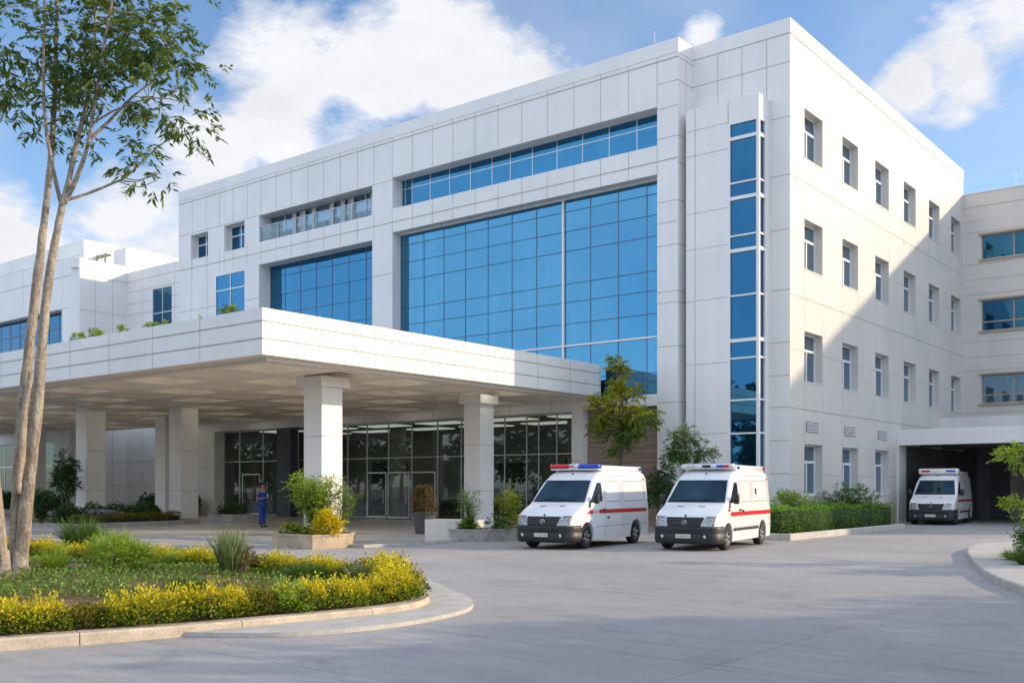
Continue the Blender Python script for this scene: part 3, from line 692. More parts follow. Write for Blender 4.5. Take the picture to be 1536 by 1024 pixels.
# lobby seen through the glass
lb = MB(); Y0, Y1 = YF + .85, 9.0
lb.face([(-40, Y0, .104), (-6, Y0, .104), (-6, Y1, .104), (-40, Y1, .104)], 1)
lb.face([(-40, Y0, 5.3), (-6, Y0, 5.3), (-6, Y1, 5.3), (-40, Y1, 5.3)], 0)
lb.face([(-40, Y1, .1), (-6, Y1, .1), (-6, Y1, 5.3), (-40, Y1, 5.3)], 0)
for x in (-40, -6): lb.face([(x, Y0, .1), (x, Y1, .1), (x, Y1, 5.3), (x, Y0, 5.3)], 0)
for x in (-33, -26.5, -20, -13.5): lb.box(x - .35, x + .35, 4.0, 4.7, .1, 5.3, 0)
lb.box(-31, -28, 6.5, 6.7, .1, 3.4, 2); lb.box(-23, -19.5, 7.5, 7.7, .1, 3.2, 2); lb.box(-16, -12.5, 6.8, 7.0, .1, 3.3, 2)
lb.build('lobby', ['lobw', 'lobf', 'dark'], HB)
for x in (-34, -29.5, -25, -20.5, -16, -11.5):
    for y in (1.8, 5.4):
        m = MB(); m.box(x - 1.5, x + 1.5, y - .7, y + .7, 5.24, 5.28); m.build('ceiling_light', 'lamplob', HB)
dsk = empty('reception_desk', (-20.5, 3.2, .104), 'dark reception desk seen through the entrance glass', 'desk')
m = MB(); m.box(-22.6, -18.4, 2.95, 3.4, .104, 1.1); m.build('front_panel', 'desk', dsk)
m = MB(); m.box(-22.7, -18.3, 2.85, 3.75, 1.102, 1.16); m.build('counter', 'lobw', dsk)
def lobby_chair(x, y):
    r = empty('chair', (x, y, .104), 'pale waiting chair inside the glass by the entrance doors', 'chair', 'waiting chairs in the lobby')
    m = MB(); m.box(-.24, .24, -.24, .24, .40, .46); m.build('seat', 'seatw', r, local=True)
    m = MB(); m.box(-.24, .24, -.27, -.22, .47, 1.0); m.build('backrest', 'seatw', r, local=True)
    for a in (-.21, .21):
        for b in (-.2, .2): m = MB(); m.tube([(a, b, 0), (a, b, .4)], .018, 6); m.build('leg', 'alu', r, local=True)
    return r
c0 = lobby_chair(-18.0, .9)
for x, y in ((-17.2, .9), (-16.4, .9), (-14.4, 1.2), (-13.4, 1.2)):
    c = copy_tree(c0); c.location = (x, y, .104)
an = MB(); an.tube([(-9.81, 6, ZT - .6), (-9.81, 6, 23.4), (-9.81, 6, 25.0)], [.05, .04, .015], 6); an.tube([(-10.1, 6, 24.2), (-9.5, 6, 24.2)], .015, 5)
an.build('roof_mast', 'alu', HB)

# ------------------------------------------------------------------ left wing
LW = empty('hospital_wing', (-50.6, 1, 0), 'lower white hospital wing behind the left end of the entrance canopy', 'building')
w = MB()
facade(w, 'y', 1, -1, -50.6, XL, 0, 17.2, [(-47.3, -44.9, 9.4, 15.65, .10), (-46.6, -45.0, .3, 3.0, .3)], [(-48.6, 0, 17.2), (-44.6, 11, 17.2)], [16.5, 15.75, 14.9, 14.1, 12.2, 10.2, 6.2, 3.6, 1.9])
facade(w, 'x', -50.6, 1, -2.55, 1, 0, 17.66, (), [(-.1, 0, 17.6), (-1.4, 0, 17.6)], [(16.5, -2.55, 1, .05), 14.1, 10.5, 6.2, 3.6, 1.9])
w.face([(-51.2, -2.9, 0), (-50.6, -2.55, 0), (-50.6, -2.55, 17.66), (-51.2, -2.9, 17.66)])
facade(w, 'y', -2.9, -1, -80, -51.2, 0, 17.66, [(-70, -52.4, 9.9, 14.25, .7), (-78, -53.5, .3, 5.0, .5)], [(u, 0, 17.6) for u in (-52.3, -54.4, -58, -62)], [(16.5, -80, -51.2, .05), (6.2, -80, -51.2), (14.28, -80, -51.2)])
facade(w, 'y', 14, 1, -80, XL, 0, 17.2); facade(w, 'x', -80, -1, -2.9, 14, 0, 17.66)
w.face([(-80, -2.9, 17.0), (-50.6, -2.9, 17.0), (-50.6, 14, 17.0), (-80, 14, 17.0)]); w.face([(-50.6, 1, 16.8), (XL, 1, 16.8), (XL, 14, 16.8), (-50.6, 14, 16.8)])
w.build('wall', ['clad', 'joint'], LW)
# penthouse and roof blocks
w = MB()
facade(w, 'y', 0, -1, -80, -54.7, 17, 20.06, (), [(-60, 17, 20.06), (-66, 17, 20.06)], [(19.0, -80, -54.7)])
facade(w, 'x', -54.7, 1, 0, 9, 17, 20.06); w.face([(-80, 0, 20.06), (-54.7, 0, 20.06), (-54.7, 9, 20.06), (-80, 9, 20.06)]); facade(w, 'y', 9, 1, -80, -54.7, 17, 20.06)
w.build('penthouse', ['clad', 'joint'], LW)
w = MB(); w.box(-53.2, -51.5, 1.46, 3.3, 16.9, 19.28); w.build('stair_head', 'clad', LW)
w = MB(); w.box(-51.75, -51.5, 3.32, 8.6, 16.9, 19.05); w.box(-51.5, -51.48, 3.4, 8.6, 18.3, 18.34, 1); w.build('screen_wall', ['cladw', 'joint'], LW)
w = MB()
for y in (1.0, 1.3): w.box(-54.68, -53.4, y, y + .12, 18.9, 19.05)
w.box(-54.6, -54.5, .9, 1.0, 17.0, 19.0); w.box(-53.5, -53.4, .9, 1.0, 17.0, 19.0); w.box(-54.5, -53.5, .92, .98, 17.8, 17.9); w.build('roof_frame', 'bronze', LW)
small_window(-47.3, -44.9, 9.4, 15.65, .06, LW, c=1, cross=.72, glass='glassd', fr='alu')
small_window(-46.6, -45.0, .3, 3.0, .2, LW, c=1, cross=1.0, glass='glassd', fr='darkfr')
curtain('strip_window', 'y', -2.9 + .6, -1, lin(-70, -52.4, 12), [9.9, 11.2, 13.1, 14.25], 'glassd', 'darkfr', .06, LW)
curtain('storefront', 'y', -2.9 + .4, -1, lin(-78, -53.5, 12), [.3, 3.3, 5.0], 'glassk', 'alu', .07, LW)

# ------------------------------------------------------------------ right wing with drive-through
RW = empty('hospital_wing', (0, DP, 0), 'cream hospital wing on the right with bronze trimmed strip windows', 'building')
w = MB(); wx = 34
wins = [(a, a + 5.2, z0, z1, .3) for a in (1.0, 9.0) for z0, z1 in ((15.27, 16.68), (11.02, 12.82), (6.73, 8.42))]
facade(w, 'y', DP - .002, -1, 0, wx, 0, 19.2, wins + [(2.6, 14, 0, 3.9, 12.)], [(-.0, 0, 1)], [(18.42, 0, wx, .05), (16.9, 0, wx), (15.0, 0, wx), (13.2, 0, wx, .04), (10.4, 0, wx), (8.7, 0, wx, .04), (6.2, 0, wx), (17.6, 0, .95), (14.1, 0, wx), (9.5, 0, wx)])
facade(w, 'x', wx, 1, DP, DP + 13, 0, 19.2); facade(w, 'y', DP + 13, 1, 0, wx, 0, 19.2); facade(w, 'x', 0, -1, DP, DP + 13, 0, 19.2)
w.face([(0, DP, 18.9), (wx, DP, 18.9), (wx, DP + 13, 18.9), (0, DP + 13, 18.9)])
w.build('wall', ['cladw', 'joint'], RW)
c = MB(); c.box(0, wx, DP - .03, DP + .3, 19.2, 19.27); c.build('parapet', 'cladw', RW)
for a, b, z0, z1, d in wins:
    o = small_window(a, b, z0, z1, .22, RW, c=DP, cross=1.0 if z0 > 15 else .30, glass='winglass' if z0 < 10 else 'glassd', fr='bronze', mids=[a + 1.75, a + 3.5])
    s = MB(); abox(s, 'y', DP, -1, a - .12, b + .12, z1 + .004, z1 + .10, -.10, .0); abox(s, 'y', DP, -1, a - .12, b + .12, z0 - .12, z0 - .004, -.10, .0); s.build('trim', 'bronze', o)
dk = MB(); dk.face([(2.6, DP + 11.9, 0), (14, DP + 11.9, 0), (14, DP + 11.9, 3.9), (2.6, DP + 11.9, 3.9)]); dk.build('shade_sheet', 'dark', RW)  # near-black sheet standing in for deep shade at the back of the opening
r = MB()
for x in lin(.4, 33.5, 14): r.tube([(x, DP + .6, 18.9), (x, DP + .6, 20.43)], .013, 5)
for z in (19.75, 20.42): r.tube([(.4, DP + .6, z), (33.5, DP + .6, z)], .011, 5)
r.build('roof_railing', 'alu', RW)
GC = empty('drive_canopy', (0, 13.2, 0), 'flat white canopy over the ambulance bay in the corner of the two wings', 'canopy')
m = MB(); m.box(.004, 26, 13.2, 13.75, 3.9, 4.68); m.build('fascia', 'clad', GC)
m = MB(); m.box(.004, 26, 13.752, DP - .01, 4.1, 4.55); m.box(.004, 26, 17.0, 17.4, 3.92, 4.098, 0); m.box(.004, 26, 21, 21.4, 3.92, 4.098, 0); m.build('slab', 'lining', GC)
m = MB(); m.box(.004, 26, 20.5, 20.8, 4.552, 5.65); m.build('upstand', 'clad', GC)
for x, y in ((2.0, 22.0), (25, 13.9), (25, 21)):
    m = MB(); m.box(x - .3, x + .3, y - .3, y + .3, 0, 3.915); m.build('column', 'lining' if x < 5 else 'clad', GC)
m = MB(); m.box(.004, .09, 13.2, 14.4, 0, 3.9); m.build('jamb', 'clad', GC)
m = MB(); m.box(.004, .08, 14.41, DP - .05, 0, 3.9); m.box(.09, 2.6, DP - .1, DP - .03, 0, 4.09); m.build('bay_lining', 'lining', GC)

# ------------------------------------------------------------------ entrance canopy
EC = empty('entrance_canopy', (-20, -10, .1), 'broad white entrance canopy on square pillars in front of the blue glass wall', 'canopy')
CX, CY, CZ0, CZ1 = -8.3, -19.7, 5.81, 7.23; CL = -62
fa = MB()
facade(fa, 'y', CY, -1, CL, CX, CZ0, CZ1, (), [(x, CZ0, CZ1) for x in [-11.5 - 2.72 * i for i in range(18)]], [(6.83, CL, CX, .045), (6.30, CL, CX, .045)], .03)
facade(fa, 'x', CX, 1, CY, YF - .004, CZ0, CZ1, (), [(-17.28 + 2.28 * i, CZ0, CZ1) for i in range(8)], [(6.83, CY, YF, .045), (6.30, CY, YF, .045)], .03)
for x0, x1, y0, y1 in ((CL, CX, CY, CY + .55), (CX - .55, CX, CY + .55, YF - .004)):
    fa.face([(x0, y0, CZ1), (x1, y0, CZ1), (x1, y1, CZ1), (x0, y1, CZ1)]); fa.face([(x0, y0, CZ0), (x1, y0, CZ0), (x1, y1, CZ0), (x0, y1, CZ0)], 2)
fa.face([(CL, CY + .55, CZ1), (CX - .55, CY + .55, CZ1), (CX - .55, CY + .55, CZ0 - .1), (CL, CY + .55, CZ0 - .1)]); fa.face([(CX - .55, CY + .55, CZ1), (CX - .55, YF, CZ1), (CX - .55, YF, CZ0 - .1), (CX - .55, CY + .55, CZ0 - .1)])
facade(fa, 'x', CL, -1, CY, YF, CZ0, CZ1)
fa.build('fascia', ['clad', 'joint', 'soffit'], EC)
m = MB(); m.face([(CL, CY + .55, 6.7), (CX - .55, CY + .55, 6.7), (CX - .55, YF - .01, 6.7), (CL, YF - .01, 6.7)]); m.build('roof', 'roof', EC)
sof = MB(); ZS = 5.70; px_, py_ = 3.1, 2.9
nx = int((CX - .55 - CL) / px_); ny = int((YF - CY - .55) / py_)
xs = [CX - .55 - px_ * i for i in range(nx + 1)]; ys = [CY + .55 + py_ * i for i in range(ny + 1)]
xs[-1] = CL; ys[-1] = YF - .004
lampspots = []
for i in range(nx):
    for j in range(ny):
        a, b, c, d = xs[i + 1], xs[i], ys[j], ys[j + 1]; e = .42; f = .78; h = .34
        o = [(a, c), (b, c), (b, d), (a, d)]; q = [(a + e, c + e), (b - e, c + e), (b - e, d - e), (a + e, d - e)]; t = [(a + f, c + f), (b - f, c + f), (b - f, d - f), (a + f, d - f)]
        for k in range(4):
            k2 = (k + 1) % 4
            sof.face([(*o[k], ZS), (*o[k2], ZS), (*q[k2], ZS), (*q[k], ZS)]); sof.face([(*q[k], ZS), (*q[k2], ZS), (*t[k2], ZS + h), (*t[k], ZS + h)])
        sof.face([(*p_, ZS + h) for p_ in t])
        if (i + j) % 2 == 0 and i < 12: lampspots.append(((a + b) / 2, (c + d) / 2, ZS + h))
sof.build('soffit', 'soffit', EC)
for x, y, z in lampspots:
    m = MB(); m.lathe([(.0, -.03), (.13, -.03), (.16, -.005), (.16, 0)], (x, y, z), 'z', 16); m.build('ceiling_light', 'lamp', EC, recalc=True)
def column(cx, cy, s=.48, cap=.19):
    m = MB(); top = 5.34 if cap else 5.7
    for a, b in ((.1, 1.62), (1.64, 3.58), (3.60, top)): m.box(cx - s, cx + s, cy - s, cy + s, a, b)
    m.box(cx - s + .015, cx + s - .015, cy - s + .015, cy + s - .015, .1, 5.3, 1)
    o = m.build('column', ['clad', 'joint'], EC)
    if cap:
        m = MB(); m.box(cx - s - cap, cx + s + cap, cy - s - cap, cy + s + cap, 5.342, 5.7); m.build('capital', 'clad', o)
column(-11.27, -14.73); column(-11.51, -5.82, .45, .14); column(-31.2, -12.5, .5, 0); column(-27.6, -9.6, .5, 0); column(-34.4, -6.1, .5, 0)
for x, y in ((-46, -12.3), (-50, -6)): column(x, y, .5, 0)

# ------------------------------------------------------------------ ambulances (front faces -Y; y = t - 2.7)
HT = [(-.1, .64), (0, .66), (.05, .80), (.13, .93), (.22, .985), (.5, 1.13), (.88, 1.29), (1.0, 1.37), (1.60, 1.97), (1.74, 2.06), (1.95, 2.19), (2.2, 2.28), (2.6, 2.31), (5.15, 2.31), (5.32, 2.28), (5.4, 2.2), (5.5, 2.2)]
WT = [(-.1, .70), (0, .74), (.05, .82), (.12, .885), (.25, .94), (.5, .975), (1, .985), (5.05, .985), (5.3, .965), (5.4, .93), (5.5, .93)]
tw_ = [(0, .96), (.3, .985), (.6, 1.0), (1.05, .998), (1.4, .965), (2.0, .90), (2.31, .865), (2.6, .85)]
def ip(tab, x): return float(np.interp(x, [a for a, _ in tab], [b for _, b in tab]))
def hh(t): return sum(ip(HT, t + d) for d in (-.05, -.025, 0, .025, .05)) / 5
def ww(t): return sum(ip(WT, t + d) for d in (-.04, 0, .04)) / 3
def rr_(t): return .09 + .09 * min(1, max(0, (t - .9) / 1.0))
def xw(t, z):
    h = hh(t); r = rr_(t); x = ww(t) * ip(tw_, z)
    if z > h - r: k = min(1, (z - (h - r)) / r); x -= r * (1 - math.sqrt(max(0, 1 - k * k)))
    return x
def topz(t, x): return hh(t) + .035 * (1 - min(1, (x / .9) ** 2))
def tfront(x, z):
    x = abs(x); t = 0.
    ok = lambda t: z <= topz(t, x) and x <= (xw(t, min(z, hh(t))) + (0.0))
    while t < 2.4 and not ok(t): t += .02
    if t == 0: return 0.
    lo, hi = t - .02, t
    for _ in range(12):
        m = (lo + hi) / 2
        if ok(m): hi = m
        else: lo = m
    return hi
Y0A = -2.7
def fpatch(mb, zs, xl, xr, nx, eps, m=0):
    """Patch lying on the front surface between left and right bounds given per height."""
    P = []
    for z in zs:
        a, b = xl(z), xr(z); P.append([(a + (b - a) * i / nx, Y0A + tfront(a + (b - a) * i / nx, z) - eps, z + eps * .4) for i in range(nx + 1)])
    mb.grid(P, m)
def spatch(mb, side, zs, tl, tr, nt, eps, m=0):
    P = []
    for z in zs:
        a, b = tl(z), tr(z); P.append([(side * (xw(a + (b - a) * i / nt, z) + eps), Y0A + a + (b - a) * i / nt, z) for i in range(nt + 1)])
    mb.grid(P, m)
WHEELS = (.95, 4.35); WR = .345
def van_body():
    mb = MB(); ts = sorted(set(np.round(np.concatenate([np.linspace(0, .3, 9), np.linspace(.35, 2.4, 36), np.linspace(2.5, 5.1, 14), np.linspace(5.15, 5.4, 6)]), 4)))
    z0 = .24; rings = []
    for t in ts:
        t = float(t); h = hh(t); r = rr_(t); zl = list(np.linspace(z0, h - r, 12)) + [h - r + r * math.sin(a) for a in np.linspace(.2, math.pi / 2, 7)]
        half = [(xw(t, z), z) for z in zl]
        xt = half[-1][0]; top = [(xt * k, topz(t, xt * k) if k < 1 else h) for k in (.75, .5, .25)]
        hf = half + top
        ring = [(x, Y0A + t, z) for x, z in hf] + [(0, Y0A + t, topz(t, 0))] + [(-x, Y0A + t, z) for x, z in reversed(hf)]
        rings.append(ring)
    n = len(rings[0])
    for r in rings: mb.v += r
    for i in range(len(rings) - 1):
        for k in range(n):
            a, b = i * n + k, i * n + (k + 1) % n; mb.f.append((a, a + n, b + n, b)); mb.m.append(0)
    mb.f.append(tuple(range(n))); mb.m.append(0); e = (len(rings) - 1) * n; mb.f.append(tuple(e + k for k in reversed(range(n)))); mb.m.append(0)
    me = mb.mesh('body', ['body', 'grille'], recalc=True)
    o = link('body', me)
    cut = MB()
    for t in WHEELS:
        for s in (-1, 1): cut.lathe([(0, s * .45), (.415, s * .45), (.415, s * 1.2), (0, s * 1.2)], (0, Y0A + t, WR + .02), 'x', 36)
    c = cut.build('cutter', 'grille', recalc=True)
    F = [(-.832, 1.388), (.832, 1.388), (.718, 1.975), (-.718, 1.975)]; b0 = len(cut.v)
    cut.v += [(x, Y0A + .3, z) for x, z in F] + [(x, Y0A + 2.3, z) for x, z in F]
    for q in ((0, 1, 2, 3), (7, 6, 5, 4), (0, 4, 5, 1), (1, 5, 6, 2), (2, 6, 7, 3), (3, 7, 4, 0)): cut.f.append(tuple(b0 + k for k in q)); cut.m.append(0)
    bpy.data.objects.remove(c); c = cut.build('cutter', 'grille', recalc=True)
    md = o.modifiers.new('b', 'BOOLEAN'); md.operation = 'DIFFERENCE'; md.object = c; md.solver = 'EXACT'
    dg = bpy.context.evaluated_depsgraph_get(); me2 = bpy.data.meshes.new_from_object(o.evaluated_get(dg))
    bpy.data.objects.remove(o); bpy.data.objects.remove(c)
    me2.materials.clear(); me2.materials.append(MT['body']); me2.materials.append(MT['grille'])
    for p in me2.polygons:
        cc = p.center; near = min(math.hypot(cc.y - (Y0A + t), cc.z - WR - .02) for t in WHEELS)
        p.material_index = 1 if (near < .413 and abs(cc.x) < .97 and abs(p.normal.x) < .95) or (near < .36) or cc.z < .245 or (1.3 < cc.z < 2.05 and cc.y < Y0A + 2.4 and abs(cc.x) < xw(cc.y - Y0A, cc.z) - .03 and cc.z < topz(cc.y - Y0A, abs(cc.x)) - .03) else 0
    shade(me2, 32); return me2
def rbox(mb, x0, x1, y0, y1, z0, z1, r, m=0, n=4):
    prof = []
    for cx, cz, a0 in ((x1 - r, z1 - r, 0), (x0 + r, z1 - r, 90), (x0 + r, z0 + r, 180), (x1 - r, z0 + r, 270)):
        for k in range(n + 1): a = R(a0 + 90 * k / n); prof.append((cx + r * math.cos(a), cz + r * math.sin(a)))
    k = len(prof); b = len(mb.v); cx, cz = (x0 + x1) / 2, (z0 + z1) / 2
    for y, s in ((y0, .0), (y0 + r * .4, .6), (y0 + r, 1), (y1 - r, 1), (y1 - r * .4, .6), (y1, .0)):
        for x, z in prof:
            q = r * (1 - s) * .8
            mb.v.append((x - math.copysign(min(q, abs(x - cx)), x - cx), y, z - math.copysign(min(q, abs(z - cz)), z - cz)))
    for i in range(5):
        for j in range(k): a0 = b + i * k + j; a1 = b + i * k + (j + 1) % k; mb.f.append((a0, a1, a1 + k, a0 + k)); mb.m.append(m)
    mb.f.append(tuple(b + j for j in reversed(range(k)))); mb.m.append(m); mb.f.append(tuple(b + 5 * k + j for j in range(k))); mb.m.append(m)
BODY = van_body()
def glyphs(mb, x, y, z, n, w, h, axis, m=0, seed=0):
    rnd = random.Random(seed)   # the plate's worn characters: short dark strokes
    for i in range(n):
        x0 = x + i * w * 1.35
        for k in range(3):
            c = rnd.random()
            if c < .45: a = (x0, x0 + w * .25, z, z + h)
            elif c < .75: a = (x0, x0 + w, z + h * .42, z + h * .58)
            else: a = (x0 + w * .72, x0 + w, z, z + h * .95)
            a = (a[0], a[1], a[2] + k * .0007, a[3] - k * .0007)
            if axis == 'y': mb.face([(a[0], y - k * .0006, a[2]), (a[1], y - k * .0006, a[2]), (a[1], y - k * .0006, a[3]), (a[0], y - k * .0006, a[3])], m)
def ambulance(label, kind):
    root = empty('ambulance', (0, 0, 0), label, 'ambulance', 'white ambulances at the hospital')
    B = lambda mb, name, mats, par=root, sm=40, rc=False: mb.build(name, mats, par, smooth=sm, local=True, recalc=rc)
    body = link('body', BODY, root)
    zs = lin(1.375, 1.985, 10)
    m = MB(); fpatch(m, zs, lambda z: -.845 + (z - 1.375) * .20, lambda z: .845 - (z - 1.375) * .20, 20, .010); ws = B(m, 'windscreen', 'wshield')
    m = MB(); rbox(m, -.80, .80, Y0A + 1.06, Y0A + 1.36, 1.34, 1.44, .04); B(m, 'dashboard', 'dash')
    for x in (-.42, .42):
        m = MB(); rbox(m, x - .24, x + .24, Y0A + 1.95, Y0A + 2.1, 1.38, 1.72, .06); rbox(m, x - .12, x + .12, Y0A + 1.97, Y0A + 2.08, 1.73, 1.90, .04); B(m, 'seat', 'dash')
    m = MB(); m.tube([(.40 + .17 * math.cos(a), Y0A + 1.52 + .05 * math.sin(a), 1.43 + .15 * math.sin(a)) for a in lin(0, 2 * math.pi, 20)], .016, 6); B(m, 'steering_wheel', 'grille')
    m = MB(); m.box(-.12, .12, Y0A + 1.62, Y0A + 1.66, 1.86, 1.93); B(m, 'rear_view_mirror', 'grille')
    m = MB()
    for z0, z1 in ((1.355, 1.385), (1.978, 1.998)): fpatch(m, [z0, z1], lambda z: -.87 + (z - 1.375) * .20, lambda z: .87 - (z - 1.375) * .20, 20, .014)
    for s in (-1, 1):
        fpatch(m, zs, lambda z: min(s * (.84 - (z - 1.375) * .2), s * (.868 - (z - 1.375) * .2)), lambda z: max(s * (.84 - (z - 1.375) * .2), s * (.868 - (z - 1.375) * .2)), 2, .013)
    B(m, 'seal', 'grille', ws)
    for xa, xb in ((-.72, -.05), (-.02, .62)):
        m = MB(); pts = [(xa + (xb - xa) * k / 6, 0, 1.385 + .035 * math.sin(math.pi * k / 6)) for k in range(7)]
        m.tube([(x, Y0A + tfront(x, z) - .03, z + .01) for x, _, z in pts], .012, 5); B(m, 'wiper', 'grille')
    m = MB(); fpatch(m, lin(.655, .945, 6), lambda z: -.47 - (z - .655) * .32, lambda z: .47 + (z - .655) * .32, 18, .016); gr = B(m, 'grille', 'grille')
    m = MB()
    for z in (.70, .755, .81, .865, .915):
        pts = [(x, Y0A + tfront(x, z) - .026, z) for x in lin(-.47 - (z - .655) * .3, .47 + (z - .655) * .3, 14)]; m.tube(pts, .011, 5, 0)
    B(m, 'slat', 'slat', gr)
    m = MB(); cz = .80; cy = Y0A + tfront(0, cz) - .045
    m.tube([(.078 * math.cos(a), cy - .0, cz + .062 * math.sin(a)) for a in lin(0, 2 * math.pi, 24)], .0105, 6)
    if kind == 0: m.tube([(-.02, cy, cz - .04), (-.02, cy, cz + .04), (.02, cy, cz + .035), (.035, cy, cz + .008), (.012, cy, cz - .012), (-.02, cy, cz - .012)], .009, 5)
    elif kind == 1: m.tube([(-.035, cy, cz - .035), (-.03, cy, cz + .035), (.0, cy, cz - .0), (.032, cy, cz + .035), (.035, cy, cz - .035)], .009, 5)
    else: m.tube([(-.06, cy, cz), (.06, cy, cz)], .01, 5)
    B(m, 'emblem', 'chrome', gr)
    # bumper: wraps the nose
    prof = [(.20, .0), (.23, .035), (.30, .05), (.44, .052), (.46, .036), (.52, .036), (.62, .042), (.665, .036), (.69, .012), (.692, -.02)]
    P = []
    for z, o in prof:
        zz_ = min(z, .60); side = [(xw(t, zz_) + o, t) for t in (.54, .48, .4, .3, .2, .12, .06, .02)]
        fr = [(x, -o * .9 - .012 * (1 - (x / .7) ** 2) + (tfront(x, z) if z > .6 else 0)) for x in (.70, .6, .4, .2)]
        hf = side + fr; P.append([(x, Y0A + t, z) for x, t in hf] + [(0, Y0A - o * .9 - .012 + (tfront(0, z) if z > .6 else 0), z)] + [(-x, Y0A + t, z) for x, t in reversed(hf)])
    m = MB(); m.grid(P); bu = B(m, 'bumper', 'bump', sm=50, rc=True)
    m = MB(); m.box(-.50, .50, Y0A - .062, Y0A - .02, .515, .585); B(m, 'air_intake', 'grille', bu)
    for s in (-1, 1):
        m = MB(); m.box(min(s * .50, s * .76), max(s * .50, s * .76), Y0A - .048, Y0A + .03, .36, .47, 0); m.lathe([(0, 0), (.034, 0), (.045, -.02), (.045, .01)], (s * .63, Y0A - .05, .415), 'y', 14, 1); B(m, 'fog_light', ['grille', 'chrome'], root)
    m = MB(); m.box(-.22, .22, Y0A - .085, Y0A - .06, .365, .475); pl_ = B(m, 'licence_plate', 'plate')
    m = MB(); glyphs(m, -.185, Y0A - .0862, .392, 7, .039, .056, 'y', 0, 4 + kind); B(m, 'plate_marks', 'ink', pl_)
    for s in (-1, 1):
        xl = lambda z: s * (.50 + max(0, (z - .70)) * .42 + max(0, .74 - z) * .6); xr = lambda z: s * (.85 + (z - .70) * .14)
        hz = lin(.70, .975, 7); lo = (lambda f, g: (lambda z: min(f(z), g(z))))(xl, xr); hi = (lambda f, g: (lambda z: max(f(z), g(z))))(xl, xr)
        m = MB(); fpatch(m, hz, lo, hi, 10, .012, 0); hl = B(m, 'headlight', 'reflect')
        m = MB()
        for xx, zc, q in ((.645, .82, .06), (.755, .85, .052)):
            yy = Y0A + tfront(s * xx, zc) - .018; m.lathe([(.0, .012), (q * .5, .008), (q, -.012), (q * 1.12, -.006)], (s * xx, yy, zc), 'y', 16)
        B(m, 'reflector', 'chrome', hl)
        m = MB(); fpatch(m, lin(.78, .97, 4), lambda z: min(s * (.815 + (z - .78) * .1), s * (.86 + (z - .78) * .14)), lambda z: max(s * (.815 + (z - .78) * .1), s * (.86 + (z - .78) * .14)), 3, .017); B(m, 'indicator', 'amber', hl)
        m = MB(); fpatch(m, hz, lo, hi, 10, .028); B(m, 'lens', 'lens', hl)
        # doors, windows, mirror
        m = MB(); spatch(m, s, lin(1.37, 1.93, 6), lambda z: 1.20 + max(0, z - 1.37) * .92, lambda z: 2.0 - max(0, z - 1.8) * .25, 8, .007); dw = B(m, 'door_window', 'vwin')
        m = MB(); spatch(m, s, lin(1.2, 1.40, 3), lambda z: 1.02 + (z - 1.2) * .8, lambda z: 1.19, 3, .006); B(m, 'quarter_window', 'vwin')
        m = MB(); m.tube([(s * .93, Y0A + 1.32, 1.36), (s * 1.07, Y0A + 1.26, 1.38)], .025, 6); rbox(m, s * 1.12 - .085, s * 1.12 + .085, Y0A + 1.20, Y0A + 1.32, 1.31, 1.60, .045); B(m, 'mirror', 'bump')
        sm_ = MB(); e = .004
        def vline(t, z0, z1, w=.013): spatch(sm_, s, lin(z0, z1, 14), lambda z: t, lambda z: t + w, 1, e)
        def hline(z, t0, t1, w=.011): spatch(sm_, s, [z, z + w], lambda q: t0, lambda q: t1, 14, e)
        vline(1.16, .55, 1.22); vline(2.14, .3, 2.12); vline(3.34, .3, 2.12); vline(5.12, .45, 2.1); hline(.62, 1.45, 3.85, .012); hline(.62, 4.8, 5.3, .012); hline(2.13, 1.85, 5.3)
        for a, b in ((2.28, 3.22), (3.48, 5.0)): hline(1.36, a, b, .02); hline(1.98, a, b, .016); vline(a, 1.37, 1.98); vline(b, 1.37, 1.98)
        B(sm_, 'panel_gap', 'seam', body)
        m = MB()
        if kind == 0:
            spatch(m, s, [1.02, 1.13], lambda z: 1.02 + (1.13 - z) * -2.2 + .12, lambda z: 1.30, 6, .008); spatch(m, s, [1.02, 1.13], lambda z: 1.72, lambda z: 5.2, 30, .008)
        elif kind == 1: spatch(m, s, [.96, 1.08], lambda z: 1.2, lambda z: 5.3, 34, .008)
        else: spatch(m, s, [1.03, 1.12], lambda z: 1.02, lambda z: 2.1, 12, .008); spatch(m, s, [1.03, 1.12], lambda z: 2.2, lambda z: 5.3, 28, .008)
        B(m, 'stripe', 'stripe', body)
        if kind == 0:
            m = MB()
            for k in range(7):
                t0 = 1.35 + k * .048; spatch(m, s, [1.045, 1.105], lambda z: t0, lambda z: t0 + .03, 1, .010); spatch(m, s, [1.065, 1.085], lambda z: t0 - .008, lambda z: t0 + .04, 1, .011)
            B(m, 'lettering', 'letter', body)
        else:
            m = MB(); spatch(m, s, [.53, .61], lambda z: 1.42, lambda z: 3.88, 20, .02); B(m, 'rubbing_strip', 'bump', body)
        m = MB()
        for t, z in ((1.98, 1.10), (2.25, 1.08 if kind else .86)):
            x = xw(t, z); m.box(min(s * x, s * (x + .03)), max(s * x, s * (x + .03)), Y0A + t, Y0A + t + .12, z, z + .05)
        B(m, 'handle', 'grille')
        if kind == 1:
            m = MB(); spatch(m, s, lin(1.10, 1.18, 2), lambda z: .96, lambda z: 1.10, 2, .012); B(m, 'side_marker', 'red')
            m = MB(); spatch(m, s, lin(1.58, 1.76, 3), lambda z: 3.72, lambda z: 3.86, 2, .010); B(m, 'door_badge', 'blue')
        m = MB(); spatch(m, s, lin(2.02, 2.09, 2), lambda z: 5.05, lambda z: 5.16, 2, .012); B(m, 'rear_marker', 'red')
        m = MB(); x = .85; m.box(s * x - .05, s * x + .02, Y0A + 5.34, Y0A + 5.42, .95, 1.5); B(m, 'tail_light', 'red')
